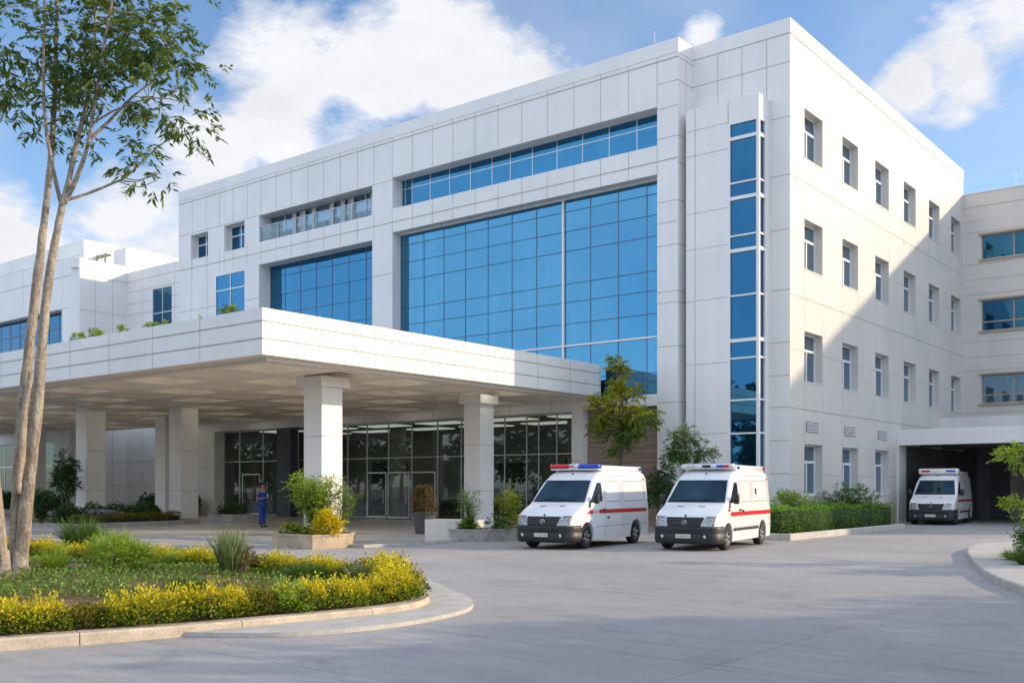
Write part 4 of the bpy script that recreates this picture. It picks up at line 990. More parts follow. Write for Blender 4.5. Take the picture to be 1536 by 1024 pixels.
        for t in WHEELS:
            xo = s * .965; S_ = lambda L: [(r, -s * a) for r, a in L]
            m = MB(); m.lathe(S_([(.20, .22), (.30, .235), (.335, .21), (WR, .17), (WR, .06), (.335, .015), (.30, -.005), (.21, .012)]), (xo, Y0A + t, WR), 'x', 36); wh = B(m, 'wheel', 'rubber', sm=50, rc=True)
            m = MB(); m.lathe(S_([(.0, .045), (.05, .03), (.06, .06), (.19, .11), (.195, .02), (.222, .004)]), (xo, Y0A + t, WR), 'x', 36, 1)
            for k in range(6):
                a = k * math.pi / 3 + .3; ca, sa = math.cos(a), math.sin(a)
                q = lambda r, o, d: (xo - s * d, Y0A + t + ca * r - sa * o, WR + sa * r + ca * o)
                m.face([q(.045, -.03, .018), q(.20, -.036, .008), q(.20, .036, .008), q(.045, .03, .018)], 0)
                for sg in (-1, 1): m.face([q(.045, sg * .03, .018), q(.20, sg * .036, .008), q(.20, sg * .036, .06), q(.045, sg * .03, .06)], 0)
            B(m, 'rim', ['rim', 'bump'], wh, 30)
    m = MB(); rbox(m, -.80, .80, Y0A + 2.22, Y0A + 5.2, 2.27, 2.46 if kind < 2 else 2.43, .06); B(m, 'roof_box', 'body', sm=35)
    yb0, yb1 = Y0A + 1.93, Y0A + 2.215
    lb_ = MB()
    if kind == 0:
        rbox(lb_, -.82, .82, yb0 + .02, yb1 - .02, 2.31, 2.36, .02); bar = B(lb_, 'light_bar', 'clearl')
        for nm, a, b, mm in (('red_lens', -.86, -.22, 'red'), ('clear_lens', -.215, .135, 'clearl'), ('blue_lens', .14, .84, 'blue')):
            m = MB(); rbox(m, a, b, yb0, yb1, 2.345, 2.50, .06); B(m, nm, mm, bar)
        m = MB(); m.box(-.17, .0, yb0 - .012, yb0 + .03, 2.40, 2.45); B(m, 'red_lens', 'red', bar)
    elif kind == 1:
        rbox(lb_, -.82, .82, yb0, yb1, 2.33, 2.49, .06); bar = B(lb_, 'light_bar', 'clearl')
        for nm, a, b, mm in (('dark_lens', -.14, .12, 'bump'), ('blue_lens', .30, .50, 'blue'), ('red_lens', .505, .68, 'red'), ('reflector', -.62, -.40, 'chrome')):
            m = MB(); m.box(a, b, yb0 - .012, yb0 + .03, 2.375, 2.455); B(m, nm, mm, bar)
    else:
        rbox(lb_, -.86, .86, yb0 - .05, yb1 + .2, 2.29, 2.55, .06); bar = B(lb_, 'light_bar', 'body')
        for nm, a, b, mm in (('red_lens', -.72, -.36, 'red'), ('clear_lens', -.2, .1, 'chrome'), ('blue_lens', .34, .74, 'blue')):
            m = MB(); m.box(a, b, yb0 - .064, yb0 + .03, 2.385, 2.475); B(m, nm, mm, bar)
    for s in (-1, 1):
        for t, mm, nm in ((2.34, 'blue' if kind == 1 else 'red', 'side_lamp'), (4.95, 'blue' if kind == 0 else 'red', 'side_lamp')):
            if kind == 0 and t < 3: continue
            m = MB(); m.box(min(s * .79, s * .83), max(s * .79, s * .83), Y0A + t, Y0A + t + .16, 2.335, 2.42); B(m, nm, mm)
    m = MB(); m.tube([(0, Y0A + 1.86, topz(1.86, 0)), (0, Y0A + 1.89, topz(1.86, 0) + .06)], .018, 6); B(m, 'antenna', 'grille')
    m = MB()
    for x in (-.35, .3): yy = tfront(x, 1.24); m.box(x - .09, x + .09, Y0A + yy - .02, Y0A + yy + .01, 1.235, 1.25)
    m.tube([(0, Y0A + tfront(0, .98) - .01, .985), (.0, Y0A + tfront(0, .98) - .03, 1.0)], .03, 6); B(m, 'washer_jet', 'grille', body)
    return root
def place_van(o, x, y, deg, sc=1.0):
    o.location = (x, y, 0); o.rotation_euler = (0, 0, R(deg)); o.scale = (sc,) * 3
place_van(ambulance('ambulance with red and blue roof light bar, nearest the entrance canopy', 0), -1.19, -12.85, 7, 1.0)
place_van(ambulance('ambulance with clear light bar and dark side strip, beside the clipped hedge', 1), 2.30, -10.95, 8.5, 1.0)
place_van(ambulance('smaller looking far ambulance with boxy white light pod, parked under the flat drive canopy', 2), 2.0, 13.75, 6, 1.06)

# ------------------------------------------------------------------ person
def skin_mesh(name, pts, edges, root_i, mats, sub=1):
    me = bpy.data.meshes.new(name); me.from_pydata([p[:3] for p in pts], edges, [])
    o = link(name, me); sk = o.modifiers.new('s', 'SKIN'); sk.use_smooth_shade = True
    d = me.skin_vertices[0].data if me.skin_vertices else None
    if d is None:
        bm = bmesh.new(); bm.from_mesh(me); bm.verts.layers.skin.verify(); bm.to_mesh(me); bm.free(); d = me.skin_vertices[0].data
    for i, p in enumerate(pts):
        r = p[3]; d[i].radius = r if hasattr(r, '__len__') else (r, r)
    for i in range(len(pts)): d[i].use_root = (i == root_i)
    sb = o.modifiers.new('u', 'SUBSURF'); sb.levels = sub; sb.render_levels = sub
    dg = bpy.context.evaluated_depsgraph_get(); dg.update()
    m2 = bpy.data.meshes.new_from_object(o.evaluated_get(dg)); bpy.data.objects.remove(o)
    m2.name = name; m2.materials.clear(); m2.materials.append(MT[mats])
    m2.polygons.foreach_set('use_smooth', [True] * len(m2.polygons)); return m2
def chain(pts, edges, start, seq):
    a = start
    for p in seq: pts.append(p); edges.append((a, len(pts) - 1)); a = len(pts) - 1
    return a
def person():
    root = empty('person', (-18.4, -11.9, .1), 'person in royal blue short sleeved scrubs standing under the canopy with a clipboard', 'person')
    pts = [(0, 0, .96, (.12, .15))]; ed = []
    chest = chain(pts, ed, 0, [(0, 0, 1.12, (.10, .135)), (.005, 0, 1.30, (.11, .15)), (0, 0, 1.42, (.09, .12))])
    chain(pts, ed, chest, [(.01, 0, 1.50, .055), (.02, 0, 1.555, .058), (.03, 0, 1.61, (.088, .07)), (.025, 0, 1.68, (.098, .08)), (.015, 0, 1.745, (.06, .055))])
    hands = []
    for s, el, wr, hd in ((1, (-.06, .255, 1.15), (.14, .21, 1.08), (.205, .17, 1.075)), (-1, (-.02, -.25, 1.14), (.20, -.14, 1.17), (.265, -.10, 1.185))):
        sh = chain(pts, ed, chest, [(0, s * .17, 1.40, .06)])
        w = chain(pts, ed, sh, [(el[0] * .5, s * .225, 1.28, .047), (*el, .040), ((el[0] + wr[0]) / 2, (el[1] + wr[1]) / 2, (el[2] + wr[2]) / 2, .036), (*wr, .027)])
        p = chain(pts, ed, w, [(*hd, .030)])
        d = Vector(hd) - Vector(wr); d.normalize(); sd = Vector((0, 0, 1)).cross(d).normalized()
        for k in range(4):
            o = (k - 1.5) * .02; L = (.062, .075, .07, .055)[k]; b = Vector(hd) + d * .035 + sd * o
            chain(pts, ed, p, [(*b, .0095), (*(b + d * L * .5 + Vector((0, 0, -.01))), .0085), (*(b + d * L * .85 + Vector((0, 0, -.03))), .007)])
        b = Vector(hd) - sd * s * .035 + Vector((0, 0, .012)); chain(pts, ed, p, [(*b, .011), (*(b + d * .04 - sd * s * .012), .0085)])
        hands.append(Vector(hd) + d * .07)
    for s in (-1, 1):
        chain(pts, ed, 0, [(0, s * .09, .87, .088), (.01, s * .095, .66, .072), (.012, s * .10, .49, .055), (-.01, s * .10, .32, .055), (-.015, s * .10, .11, .037), (.0, s * .10, .055, .036), (.09, s * .115, .035, .03), (.15, s * .12, .03, .024)])
    link('body', skin_mesh('body', pts, ed, 0, 'skin'), root)
    p2 = [(0, 0, .99, (.135, .172))]; e2 = []
    chain(p2, e2, 0, [(0, 0, .86, (.14, .178))])
    c2 = chain(p2, e2, 0, [(0, 0, 1.13, (.118, .155)), (.005, 0, 1.30, (.125, .165)), (0, 0, 1.42, (.092, .135))])
    for s, ex in ((1, -.035), (-1, -.012)): chain(p2, e2, c2, [(0, s * .175, 1.405, .073), (ex, s * .228, 1.28, .068), (ex * 1.3, s * .24, 1.22, .066)])
    link('scrub_top', skin_mesh('scrub_top', p2, e2, 0, 'scrub'), root)
    p3 = [(0, 0, .93, (.125, .16))]; e3 = []
    for s in (-1, 1): chain(p3, e3, 0, [(0, s * .092, .84, .102), (.012, s * .098, .64, .087), (.014, s * .102, .48, .074), (-.005, s * .102, .28, .070), (-.008, s * .102, .085, .066)])
    link('trousers', skin_mesh('trousers', p3, e3, 0, 'scrub'), root)
    p4 = [(-.015, 0, 1.70, (.108, .098)), (-.005, 0, 1.765, (.09, .08)), (-.05, 0, 1.63, (.06, .075))]; link('hair', skin_mesh('hair', p4, [(0, 1), (0, 2)], 0, 'hair'), root)
    for s in (-1, 1):
        link('shoe', skin_mesh('shoe', [(-.03, s * .10, .045, (.05, .045)), (.06, s * .112, .04, (.048, .042)), (.155, s * .12, .032, (.04, .033))], [(0, 1), (1, 2)], 0, 'shoe'), root)
        m = MB(); m.lathe([(0, -.012), (.011, -.006), (.013, 0), (.011, .006), (0, .012)], (.112, s * .032, 1.655), 'z', 8); m.build('eye', 'shoe', root, smooth=True, local=True)
        m = MB(); m.lathe([(0, -.03), (.012, -.015), (.015, 0), (.012, .02), (0, .03)], (.02, s * .086, 1.645), 'z', 8); m.build('ear', 'skin', root, smooth=True, local=True)
    m = MB(); m.lathe([(0, .035), (.008, .02), (.018, -.012), (.012, -.02), (0, -.02)], (.122, 0, 1.63), 'z', 8); m.build('nose', 'skin', root, smooth=True, local=True)
    m = MB(); m.box(.10, .114, -.028, .028, 1.583, 1.594); m.build('mouth', 'hair', root, local=True)
    yaw = math.atan2(.62 * .85 - .78 * .5, .78 * .85 + .62 * .5); root.rotation_euler = (0, 0, yaw); root.scale = (1.045,) * 3
    Mx = Matrix.Translation(root.location) @ Matrix.Rotation(yaw, 4, 'Z') @ Matrix.Scale(1.045, 4)
    cb = MB(); cb.box(-.13, .13, -.17, .17, -.006, .006); cb.box(-.11, .11, -.15, .15, .0065, .0085, 1); cb.box(-.05, .05, .13, .165, .009, .02, 0)
    o = cb.build('clipboard', ['card', 'white']); o.location = Mx @ (hands[0] + Vector((.06, -.10, .015))); o.rotation_euler = (0, R(-6), yaw); tag(o, 'thin dark clipboard held level at the waist by the person in scrubs', 'clipboard')
    cu_ = MB(); cu_.lathe([(0, 0), (.03, 0), (.035, .06), (.037, .15), (.026, .18), (.02, .2), (0, .2)], (0, 0, 0), 'z', 14); o = cu_.build('water_bottle', 'cup', smooth=True); o.location = Mx @ (hands[1] + Vector((.0, .035, -.02))); tag(o, 'small light blue bottle held at chest height by the person in scrubs', 'bottle')
person()

# ------------------------------------------------------------------ big clump tree on the island
def clump_tree():
    base = Vector((-1.5, -30.35, soil_z(-1.5, -30.35)))
    root = empty('clump_tree', base, 'tall multi-stemmed pale barked tree rising from the left of the planted island', 'tree')
    K = 18.2 / 1525
    def W(x, y, dep=0.):     # sketch units in the vertical plane of the stems -> local metres
        a = (x - 25) * K; z = (860 - y) * K
        return Vector((a * .7826 - dep * .6225, a * .6225 + dep * .7826, z))
    tb = MB()
    def stem(seq, r0, r1, n=10, k=6): return limb(tb, [W(*s) for s in seq], r0, r1, n, k, r0 * .05)
    s1 = stem([(30, 868, 0), (38, 760, .02), (53, 620, .05), (62, 500, .05), (76, 400, 0), (92, 312, 0)], .125, .060)
    s2 = stem([(18, 868, .1), (20, 740, .15), (27, 600, .2), (42, 430, .3), (52, 330, .35), (60, 240, .4), (66, 150, .4), (74, 20, .3), (80, -120, .2)], .115, .018)
    s3 = stem([(12, 866, -.15), (8, 740, -.3), (2, 600, -.45), (-2, 430, -.55), (2, 300, -.6), (4, 130, -.6), (10, -60, -.5)], .095, .024)
    stem([(30, 740, -.1), (40, 640, -.15), (50, 575, -.15), (52, 560, -.15)], .07, .04, 8)
    a = stem([(92, 312, 0), (100, 285, 0), (112, 210, .1), (124, 140, .2), (134, 60, .2), (142, -60, .1)], .060, .016)
    b = stem([(92, 308, 0), (86, 270, -.1), (80, 200, -.3), (80, 120, -.4), (82, 30, -.4), (70, -90, -.4)], .040, .012)
    c = stem([(96, 305, 0), (112, 280, -.05), (134, 225, -.1), (148, 165, -.2), (166, 80, -.3), (184, 0, -.4), (200, -110, -.4)], .046, .012)
    d = stem([(98, 302, 0), (125, 288, .15), (160, 270, .25), (180, 258, .3), (205, 232, .35), (232, 205, .4), (262, 190, .4)], .028, .008, 7)
    e = stem([(139, 212, -.1), (160, 180, .1), (186, 140, .3), (215, 110, .4), (245, 70, .4)], .034, .009, 7)
    f = stem([(145, 190, -.15), (180, 172, -.2), (212, 164, -.3), (250, 158, -.3), (285, 165, -.3)], .022, .007, 6)
    for q in ((240, 700, .0),): pass
    for q, r in ((W(30, 868, 0), .20), (W(18, 868, .1), .19), (W(12, 866, -.15), .16)):   # root flare
        tb.tube([q + Vector((0, 0, -.08)), q + Vector((0, 0, .06)), q + Vector((.005, 0, .22)), q + Vector((.012, 0, .5))], [r * 1.35, r, r * .74, r * .5], 12)
    for st_, ys in ((s2, (5, 14, 21)), (s1, (14, 22))):     # pruned stubs
        for i in ys:
            p = st_[min(i, len(st_) - 2)]; dr = Vector((random.uniform(-1, 1), random.uniform(-1, 1), .8)).normalized(); tb.tube([p, p + dr * .13], [.03, .018], 6)
    ells = [(200, 60, 62, 75, 1.0), (140, 20, 70, 70, 1.0), (95, 70, 42, 60, .8), (232, 40, 52, 60, .8), (268, 90, 34, 46, .7), (262, 168, 40, 26, .6), (292, 195, 26, 22, .4), (214, 232, 32, 22, .4), (238, 262, 22, 10, .3), (210, 130, 46, 40, .7), (160, 150, 34, 30, .6),
            (18, 50, 40, 75, .9), (6, 100, 26, 50, .6), (34, 140, 28, 26, .5), (84, 150, 26, 46, .6), (62, 180, 16, 26, .4), (88, 190, 14, 20, .3), (120, 110, 38, 40, .6), (150, -110, 150, 90, 1.8), (40, -110, 90, 80, 1.5), (240, -70, 80, 70, 1.2)]
    Pn = []; Dn = []; stems = s2[20:] + s3[18:] + a + b + c + d + e + f
    for x, y, rx, ry, rd in ells:
        vis = 0.00135 if y > -60 else .0006
        n = int(vis * rx * ry * (16.5 if y > -60 else 4)) + 8; nl = max(3, n // 8)
        lc = []
        for _ in range(nl):
            dd = RNG.normal(0, 1, 3); dd /= np.linalg.norm(dd); q = RNG.uniform(.3, .95)
            lc.append(W(x + dd[0] * rx * q, y + dd[1] * ry * q, dd[2] * rd * q))
        for q in lc:
            t = min(stems, key=lambda p: (p - q).length + (.0 if p.z < q.z else .8)); mid = (t + q) / 2 + Vector((0, 0, -.10 * (t - q).length + random.uniform(-.06, .1)))
            limb(tb, [t, mid, q], min(.018, .008 + .006 * (t - q).length), .004, 5, 4)
        for _ in range(n):
            q = lc[RNG.integers(0, nl)] + Vector(RNG.normal(0, .17, 3)); Pn.append(q); o = q - W(x, y, 0); Dn.append((o.normalized() if o.length > .01 else Vector((1, 0, 0))) + Vector(RNG.normal(0, .45, 3)))
    tb.build('trunk', 'bark', root, smooth=True, local=True)
    V, var = twigs(np.array(Pn), np.array(Dn), .20, 11, .155, .046, .3, .34, 1.0)
    link('crown', quads_mesh('crown', [(V, var, 0)], ['lf_euc']), root)
clump_tree()

# ------------------------------------------------------------------ trees by the building
def T(*p): return [Vector(q) for q in p]
bias_top = lambda zc, k: (lambda P: np.clip((P[:, 2] - zc) * k, -.35, .3))  # leaf colour lifted towards the crown top, a painted top light
small_tree('courtyard_tree', 'yellow green tree with drooping leaves behind the red and blue lit ambulance', 'tree', (-5.9, -3.4, 0), [T((0, 0, 0), (.05, 0, 1.5), (0, .05, 3.0), (.1, 0, 4.6), (.0, 0, 6.4))], .10,
           [(-.15, 0, 6.35, .42, .5, .75), (.15, 0, 5.5, .75, .7, .6), (-.95, 0, 5.0, .55, .6, .6), (1.0, 0, 4.75, .55, .6, .6), (-.5, 0, 4.35, .66, .6, .45), (.5, 0, 4.1, .6, .6, .42), (.0, 0, 3.5, .36, .4, .38)], 720, 'lf_yg', Ltw=.32, n=12, L=.17, W=.06, lumps=9, lump_r=.5, droop=.4, sag=.35, bias=bias_top(4.2, .32))
small_tree('courtyard_tree', 'small flat topped tree behind the ambulance with the clear light bar', 'tree', (-2.3, -4.4, 0), [T((0, 0, 0), (.03, 0, 1.2), (-.05, 0, 2.4), (.0, 0, 3.5)), T((0, 0, 1.6), (.3, .1, 2.5), (.6, 0, 3.2))], .07,
           [(-.1, 0, 3.8, .66, .6, .30), (-.75, 0, 3.2, .42, .5, .3), (.65, 0, 3.15, .5, .5, .3), (.1, 0, 3.25, .45, .5, .3), (-.35, 0, 2.85, .3, .4, .2)], 360, 'lf_md', Ltw=.26, n=11, L=.13, W=.045, lumps=9, lump_r=.5, droop=.4, sag=.3, bias=bias_top(3.2, .2))
small_tree('courtyard_shrub', 'dark leafy shrub rising between the two ambulances near the brown wall', 'shrub', (-4.2, -3.3, 0), [T((0, 0, 0), (.05, 0, 1.0), (0, 0, 2.2)), T((0, 0, .4), (.3, .1, 1.3), (.5, 0, 2.0))], .05,
           [(.1, 0, 2.5, .4, .4, .35), (.35, 0, 2.0, .4, .4, .45), (-.1, 0, 1.6, .4, .4, .5)], 230, 'lf_dk', Ltw=.36, n=11, L=.18, W=.05, lumps=7, lump_r=.6, droop=.5, sag=.4)
small_tree('standard_tree', 'small round headed tree in the planted bed under the left of the canopy', 'tree', (-30.3, -14.2, .1), [T((0, 0, 0), (.05, 0, .9), (-.08, 0, 1.5), (-.25, 0, 2.0)), T((0, 0, .5), (.15, .05, 1.3), (.3, 0, 2.0)), T((0, 0, .8), (.0, 0, 1.6), (.02, 0, 2.3))], .06,
           [(-.1, 0, 2.75, .6, .6, .5), (-.5, 0, 2.1, .42, .5, .45), (.5, 0, 2.15, .45, .5, .5), (.0, 0, 1.9, .5, .5, .4)], 420, 'lf_dk', Ltw=.3, n=10, L=.14, W=.06, lumps=8, lump_r=.55, droop=.2, sag=.15)
small_tree('verge_tree', 'slender light green tree with spreading leaflets on the right hand verge', 'tree', (11.75, -12.3, .15), [T((0, 0, 0), (.02, .02, .9), (-.02, 0, 1.6), (-.1, 0, 2.0), (-.6, .1, 2.3)), T((0, 0, 1.4), (.1, 0, 1.9), (.4, 0, 2.3))], .05,
           [(-.75, -.1, 2.32, .50, .4, .20), (-.25, .1, 2.5, .45, .4, .2), (.3, .1, 2.35, .5, .5, .28), (.75, 0, 2.1, .5, .5, .3), (-.75, 0, 1.12, .42, .35, .16), (.2, 0, 1.4, .45, .4, .4)], 430, 'lf_lime', Ltw=.3, n=12, L=.10, W=.035, lumps=8, lump_r=.5, droop=.25, sag=.15, rt=.02)

# ------------------------------------------------------------------ hedges
def box_hedge(name, label, x0, x1, y0, y1, h, base, leafm, n, L=.075, W=.042, cat='hedge', rough=.05):
    ax, ay = x1 - x0, y1 - y0; areas = np.array([ax * ay, ax * h, ax * h, ay * h, ay * h]); k = RNG.choice(5, n, p=areas / areas.sum())
    u, v = RNG.uniform(0, 1, n), RNG.uniform(0, 1, n); P = np.zeros((n, 3)); N = np.zeros((n, 3))
    for f in range(5):
        q = k == f
        if f == 0: P[q] = np.stack([u[q] * ax, v[q] * ay, np.full(q.sum(), h)], 1); N[q] = (0, 0, 1)
        elif f in (1, 2): P[q] = np.stack([u[q] * ax, np.full(q.sum(), 0 if f == 1 else ay), v[q] * h], 1); N[q] = (0, -1 if f == 1 else 1, 0)
        else: P[q] = np.stack([np.full(q.sum(), 0 if f == 3 else ax), u[q] * ay, v[q] * h], 1); N[q] = (-1 if f == 3 else 1, 0, 0)
    wob = rough * (np.sin(P[:, 0] * 3.1 + P[:, 1] * 2.3) + np.sin(P[:, 1] * 5.7 + P[:, 2] * 4) * .6 + np.sin(P[:, 0] * 7.9 + P[:, 1] * 9.1) * .5)
    P = P + N * (wob[:, None] + RNG.normal(0, .03, (n, 1)) - .03)
    D = N + RNG.normal(0, .55, (n, 3)) + np.array([0, 0, .25])
    V, var = leaf_arrays(P, D, np.full(n, L), W, .05)
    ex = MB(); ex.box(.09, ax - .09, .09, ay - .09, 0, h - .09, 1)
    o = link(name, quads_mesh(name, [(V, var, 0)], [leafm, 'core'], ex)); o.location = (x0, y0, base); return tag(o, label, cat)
box_hedge('clipped_hedge', 'long low clipped green hedge along the sunlit wing beside the drive', .25, 2.35, -6.15, 5.45, .92, .12, 'lf_hedge', 15000)
HK = [(0.02, -6.55), (2.82, -6.55), (2.72, 5.8), (0.02, 5.8)]
kerb('hedge_kerb', HK, .2, .22, 'kerbg', 1.2)
hs = MB(); hs.face([(.1, -6.4, .14), (2.6, -6.4, .14), (2.55, 5.6, .14), (.1, 5.6, .14)]); struct(hs.build('hedge_soil', 'soil'))
def bush(name, label, loc, ells, K, leafm, L=.12, W=.045, cat='shrub', lumps=8, lump_r=.55, Ltw=.3, n=9, droop=.15, sag=.05, group=None, stems=4, h=None):
    root = empty(name, loc, label, cat, group); P, D, LC = crown_points(ells, int(K * 1.9), lumps, lump_r)
    V, var = twigs(P, D, Ltw, n, L, W, droop, sag)
    q = V[:, :, 2].min(1) > -.02; link('foliage', quads_mesh('foliage', [(V[q], var[q], 0)], [leafm]), root)
    m = MB()
    for lc in LC[:max(stems, 3) * 3]:
        limb(m, [(random.uniform(-.06, .06), random.uniform(-.06, .06), 0), (lc[0] * .5, lc[1] * .5, lc[2] * .55), tuple(lc)], .02, .007, 5, 3)
    m.build('stem', 'bark2', root, smooth=True, local=True); return root
bush('shrub', 'rounded dark green shrub behind the far end of the clipped hedge', (1.1, 3.6, .14), [(0, 0, 1.1, 1.0, .8, .5), (-.2, -.6, .95, .7, .7, .5), (.3, .6, .9, .7, .7, .5)], 190, 'lf_md', L=.13, W=.05)
bush('shrub', 'light green leafy shrub behind the near end of the clipped hedge', (.75, -1.6, .14), [(0, 0, .95, .7, .8, .35), (.1, .6, .85, .6, .6, .35)], 120, 'lf_lime', L=.15, W=.045)

# ------------------------------------------------------------------ planters and their plants
def planter(name, label, poly, z0, h, mat, wall=.09, soil=True, cat='planter'):
    c = Vector((sum(p[0] for p in poly) / len(poly), sum(p[1] for p in poly) / len(poly), z0)); root = empty(name, c, label, cat)
    m = MB(); inn = offset_poly(poly, wall); n = len(poly); z1 = z0 + h; lip = offset_poly(poly, -.015)
    for i in range(n):
        j = (i + 1) % n; a, b, ia, ib, la, lb_ = poly[i], poly[j], inn[i], inn[j], lip[i], lip[j]
        m.face([(*a, z0), (*b, z0), (*b, z1 - .07), (*a, z1 - .07)]); m.face([(*a, z1 - .07), (*b, z1 - .07), (*lb_, z1 - .06), (*la, z1 - .06)]); m.face([(*la, z1 - .06), (*lb_, z1 - .06), (*lb_, z1), (*la, z1)])
        m.face([(*la, z1), (*lb_, z1), (*ib, z1), (*ia, z1)]); m.face([(*ia, z1), (*ib, z1), (*ib, z1 - .12), (*ia, z1 - .12)])
    m.build('box', mat, root, recalc=True)
    m = MB(); m.face([(*p, z1 - .08) for p in inn]); m.build('soil', 'soil', root); return root
planter('stone_planter', 'warm stone planter box in front of the nearest canopy pillar', [(-7.75, -19.75), (-5.95, -19.75), (-5.85, -19.3), (-5.9, -18.3), (-6.5, -17.6), (-7.9, -17.6)], .0, .42, 'stone')
def frond_plant(name, label, loc, h, spread, nst, leafm, L=.15, W=.028, n=15, cat='shrub', group=None, lean=(0, 0)):
    root = empty(name, loc, label, cat, group); m = MB(); S = []; D = []
    for i in range(int(nst * 1.5)):
        a = RNG.uniform(0, 2 * math.pi); r = spread * RNG.uniform(.25, 1); hh_ = h * RNG.uniform(.6, 1.0)
        tip = Vector((math.cos(a) * r + lean[0], math.sin(a) * r + lean[1], hh_)); b = Vector((math.cos(a) * .06, math.sin(a) * .06, 0)); mid = b.lerp(tip, .55) + Vector((-math.cos(a), -math.sin(a), 0)) * r * .15
        pp = limb(m, [b, mid, tip], .012, .003, 5, 6)
        for p, p2 in zip(pp[3:], pp[4:] + [pp[-1] + (pp[-1] - pp[-2])]):
            for _ in range(2):
                S.append(p); d = (p2 - p).normalized() + Vector(RNG.normal(0, .6, 3)); D.append(d)
    V, var = twigs(np.array(S), np.array(D), h * .2, n // 2, L, W, .3, .2, .8)
    link('foliage', quads_mesh('foliage', [(V, var, 0)], [leafm]), root); m.build('stem', 'bark2', root, smooth=True, local=True); return root
frond_plant('bamboo_shrub', 'feathery light green shrub in the warm stone planter', (-7.2, -18.5, .33), 1.75, .8, 26, 'lf_lime', .16, .036)
frond_plant('bamboo_shrub', 'thin open sprays leaning right from the warm stone planter', (-6.75, -18.2, .33), 1.35, .45, 8, 'lf_yg', .12, .02, 11, lean=(.25, .2))
bush('golden_shrub', 'bright yellow spiky shrub at the right corner of the warm stone planter', (-6.15, -18.95, .33), [(0, 0, .34, .32, .32, .30)], 200, 'lf_yel', L=.12, W=.03, Ltw=.2, lumps=6, lump_r=.7)
bush('ground_shrub', 'low olive leafed plants along the front of the warm stone planter', (-7.1, -19.25, .33), [(-.45, 0, .12, .3, .25, .2), (.1, -.05, .1, .4, .2, .14), (.55, .1, .12, .3, .25, .16)], 130, 'lf_yg', L=.10, W=.04, Ltw=.15)
P2 = [(-5.95, -13.9), (-4.75, -13.6), (-4.3, -11.0), (-4.3, -9.2), (-6.0, -9.2)]
planter('long_planter', 'long grey stone planter beside the second canopy pillar, next to the ambulance', P2, .0, .40, 'stoneg')
frond_plant('slim_shrub', 'slim open shrub with small leaves in front of the second canopy pillar', (-5.6, -13.2, .3), 1.45, .45, 12, 'lf_md', .09, .024, 12)
frond_plant('slim_shrub', 'yellow tipped feathery shrub between the second canopy pillar and the ambulance', (-5.0, -11.8, .3), 1.4, .5, 14, 'lf_yg', .11, .026, 13)
bush('low_shrub', 'low dark green leafy plants filling the long grey planter', (-4.85, -11.6, .3), [(-.2, .6, .18, .45, .7, .28), (-.1, -.6, .2, .5, .6, .3), (-.2, 1.7, .15, .4, .6, .25)], 240, 'lf_md', L=.09, W=.045, Ltw=.16)
bush('low_shrub', 'small clump of broad green leaves at the left end of the long grey planter', (-5.6, -13.3, .3), [(0, 0, .14, .32, .3, .2)], 70, 'lf_hedge', L=.11, W=.05, Ltw=.14)
bw = MB(); bw.prism([(-7.9, -13.0), (-6.5, -12.75), (-6.1, -12.3), (-6.1, -11.9), (-7.9, -12.2)], .1, .66); tag(bw.build('low_wall', 'cladw'), 'low cream stub wall between the charcoal pot and the long planter', 'wall')
pt = empty('flower_pot', (-8.75, -12.1, .1), 'tall charcoal pot standing near the glass doors', 'pot')
m = MB(); m.lathe([(0, 0), (.34, 0), (.42, .72), (.46, .73), (.46, .80), (.40, .80), (.38, .70), (0, .70)], (-8.75, -12.1, .1), 'z', 8); m.build('vessel', 'pot', pt, recalc=True)
m = MB(); m.lathe([(0, .705), (.379, .705)], (-8.75, -12.1, .1), 'z', 16); m.build('soil', 'soil', pt)
bush('potted_shrub', 'reddish brown leafed shrub growing in the charcoal pot', (-8.75, -12.1, .8), [(0, 0, .38, .42, .42, .42), (.1, 0, .7, .3, .3, .25)], 130, 'lf_red', L=.12, W=.04, Ltw=.25)
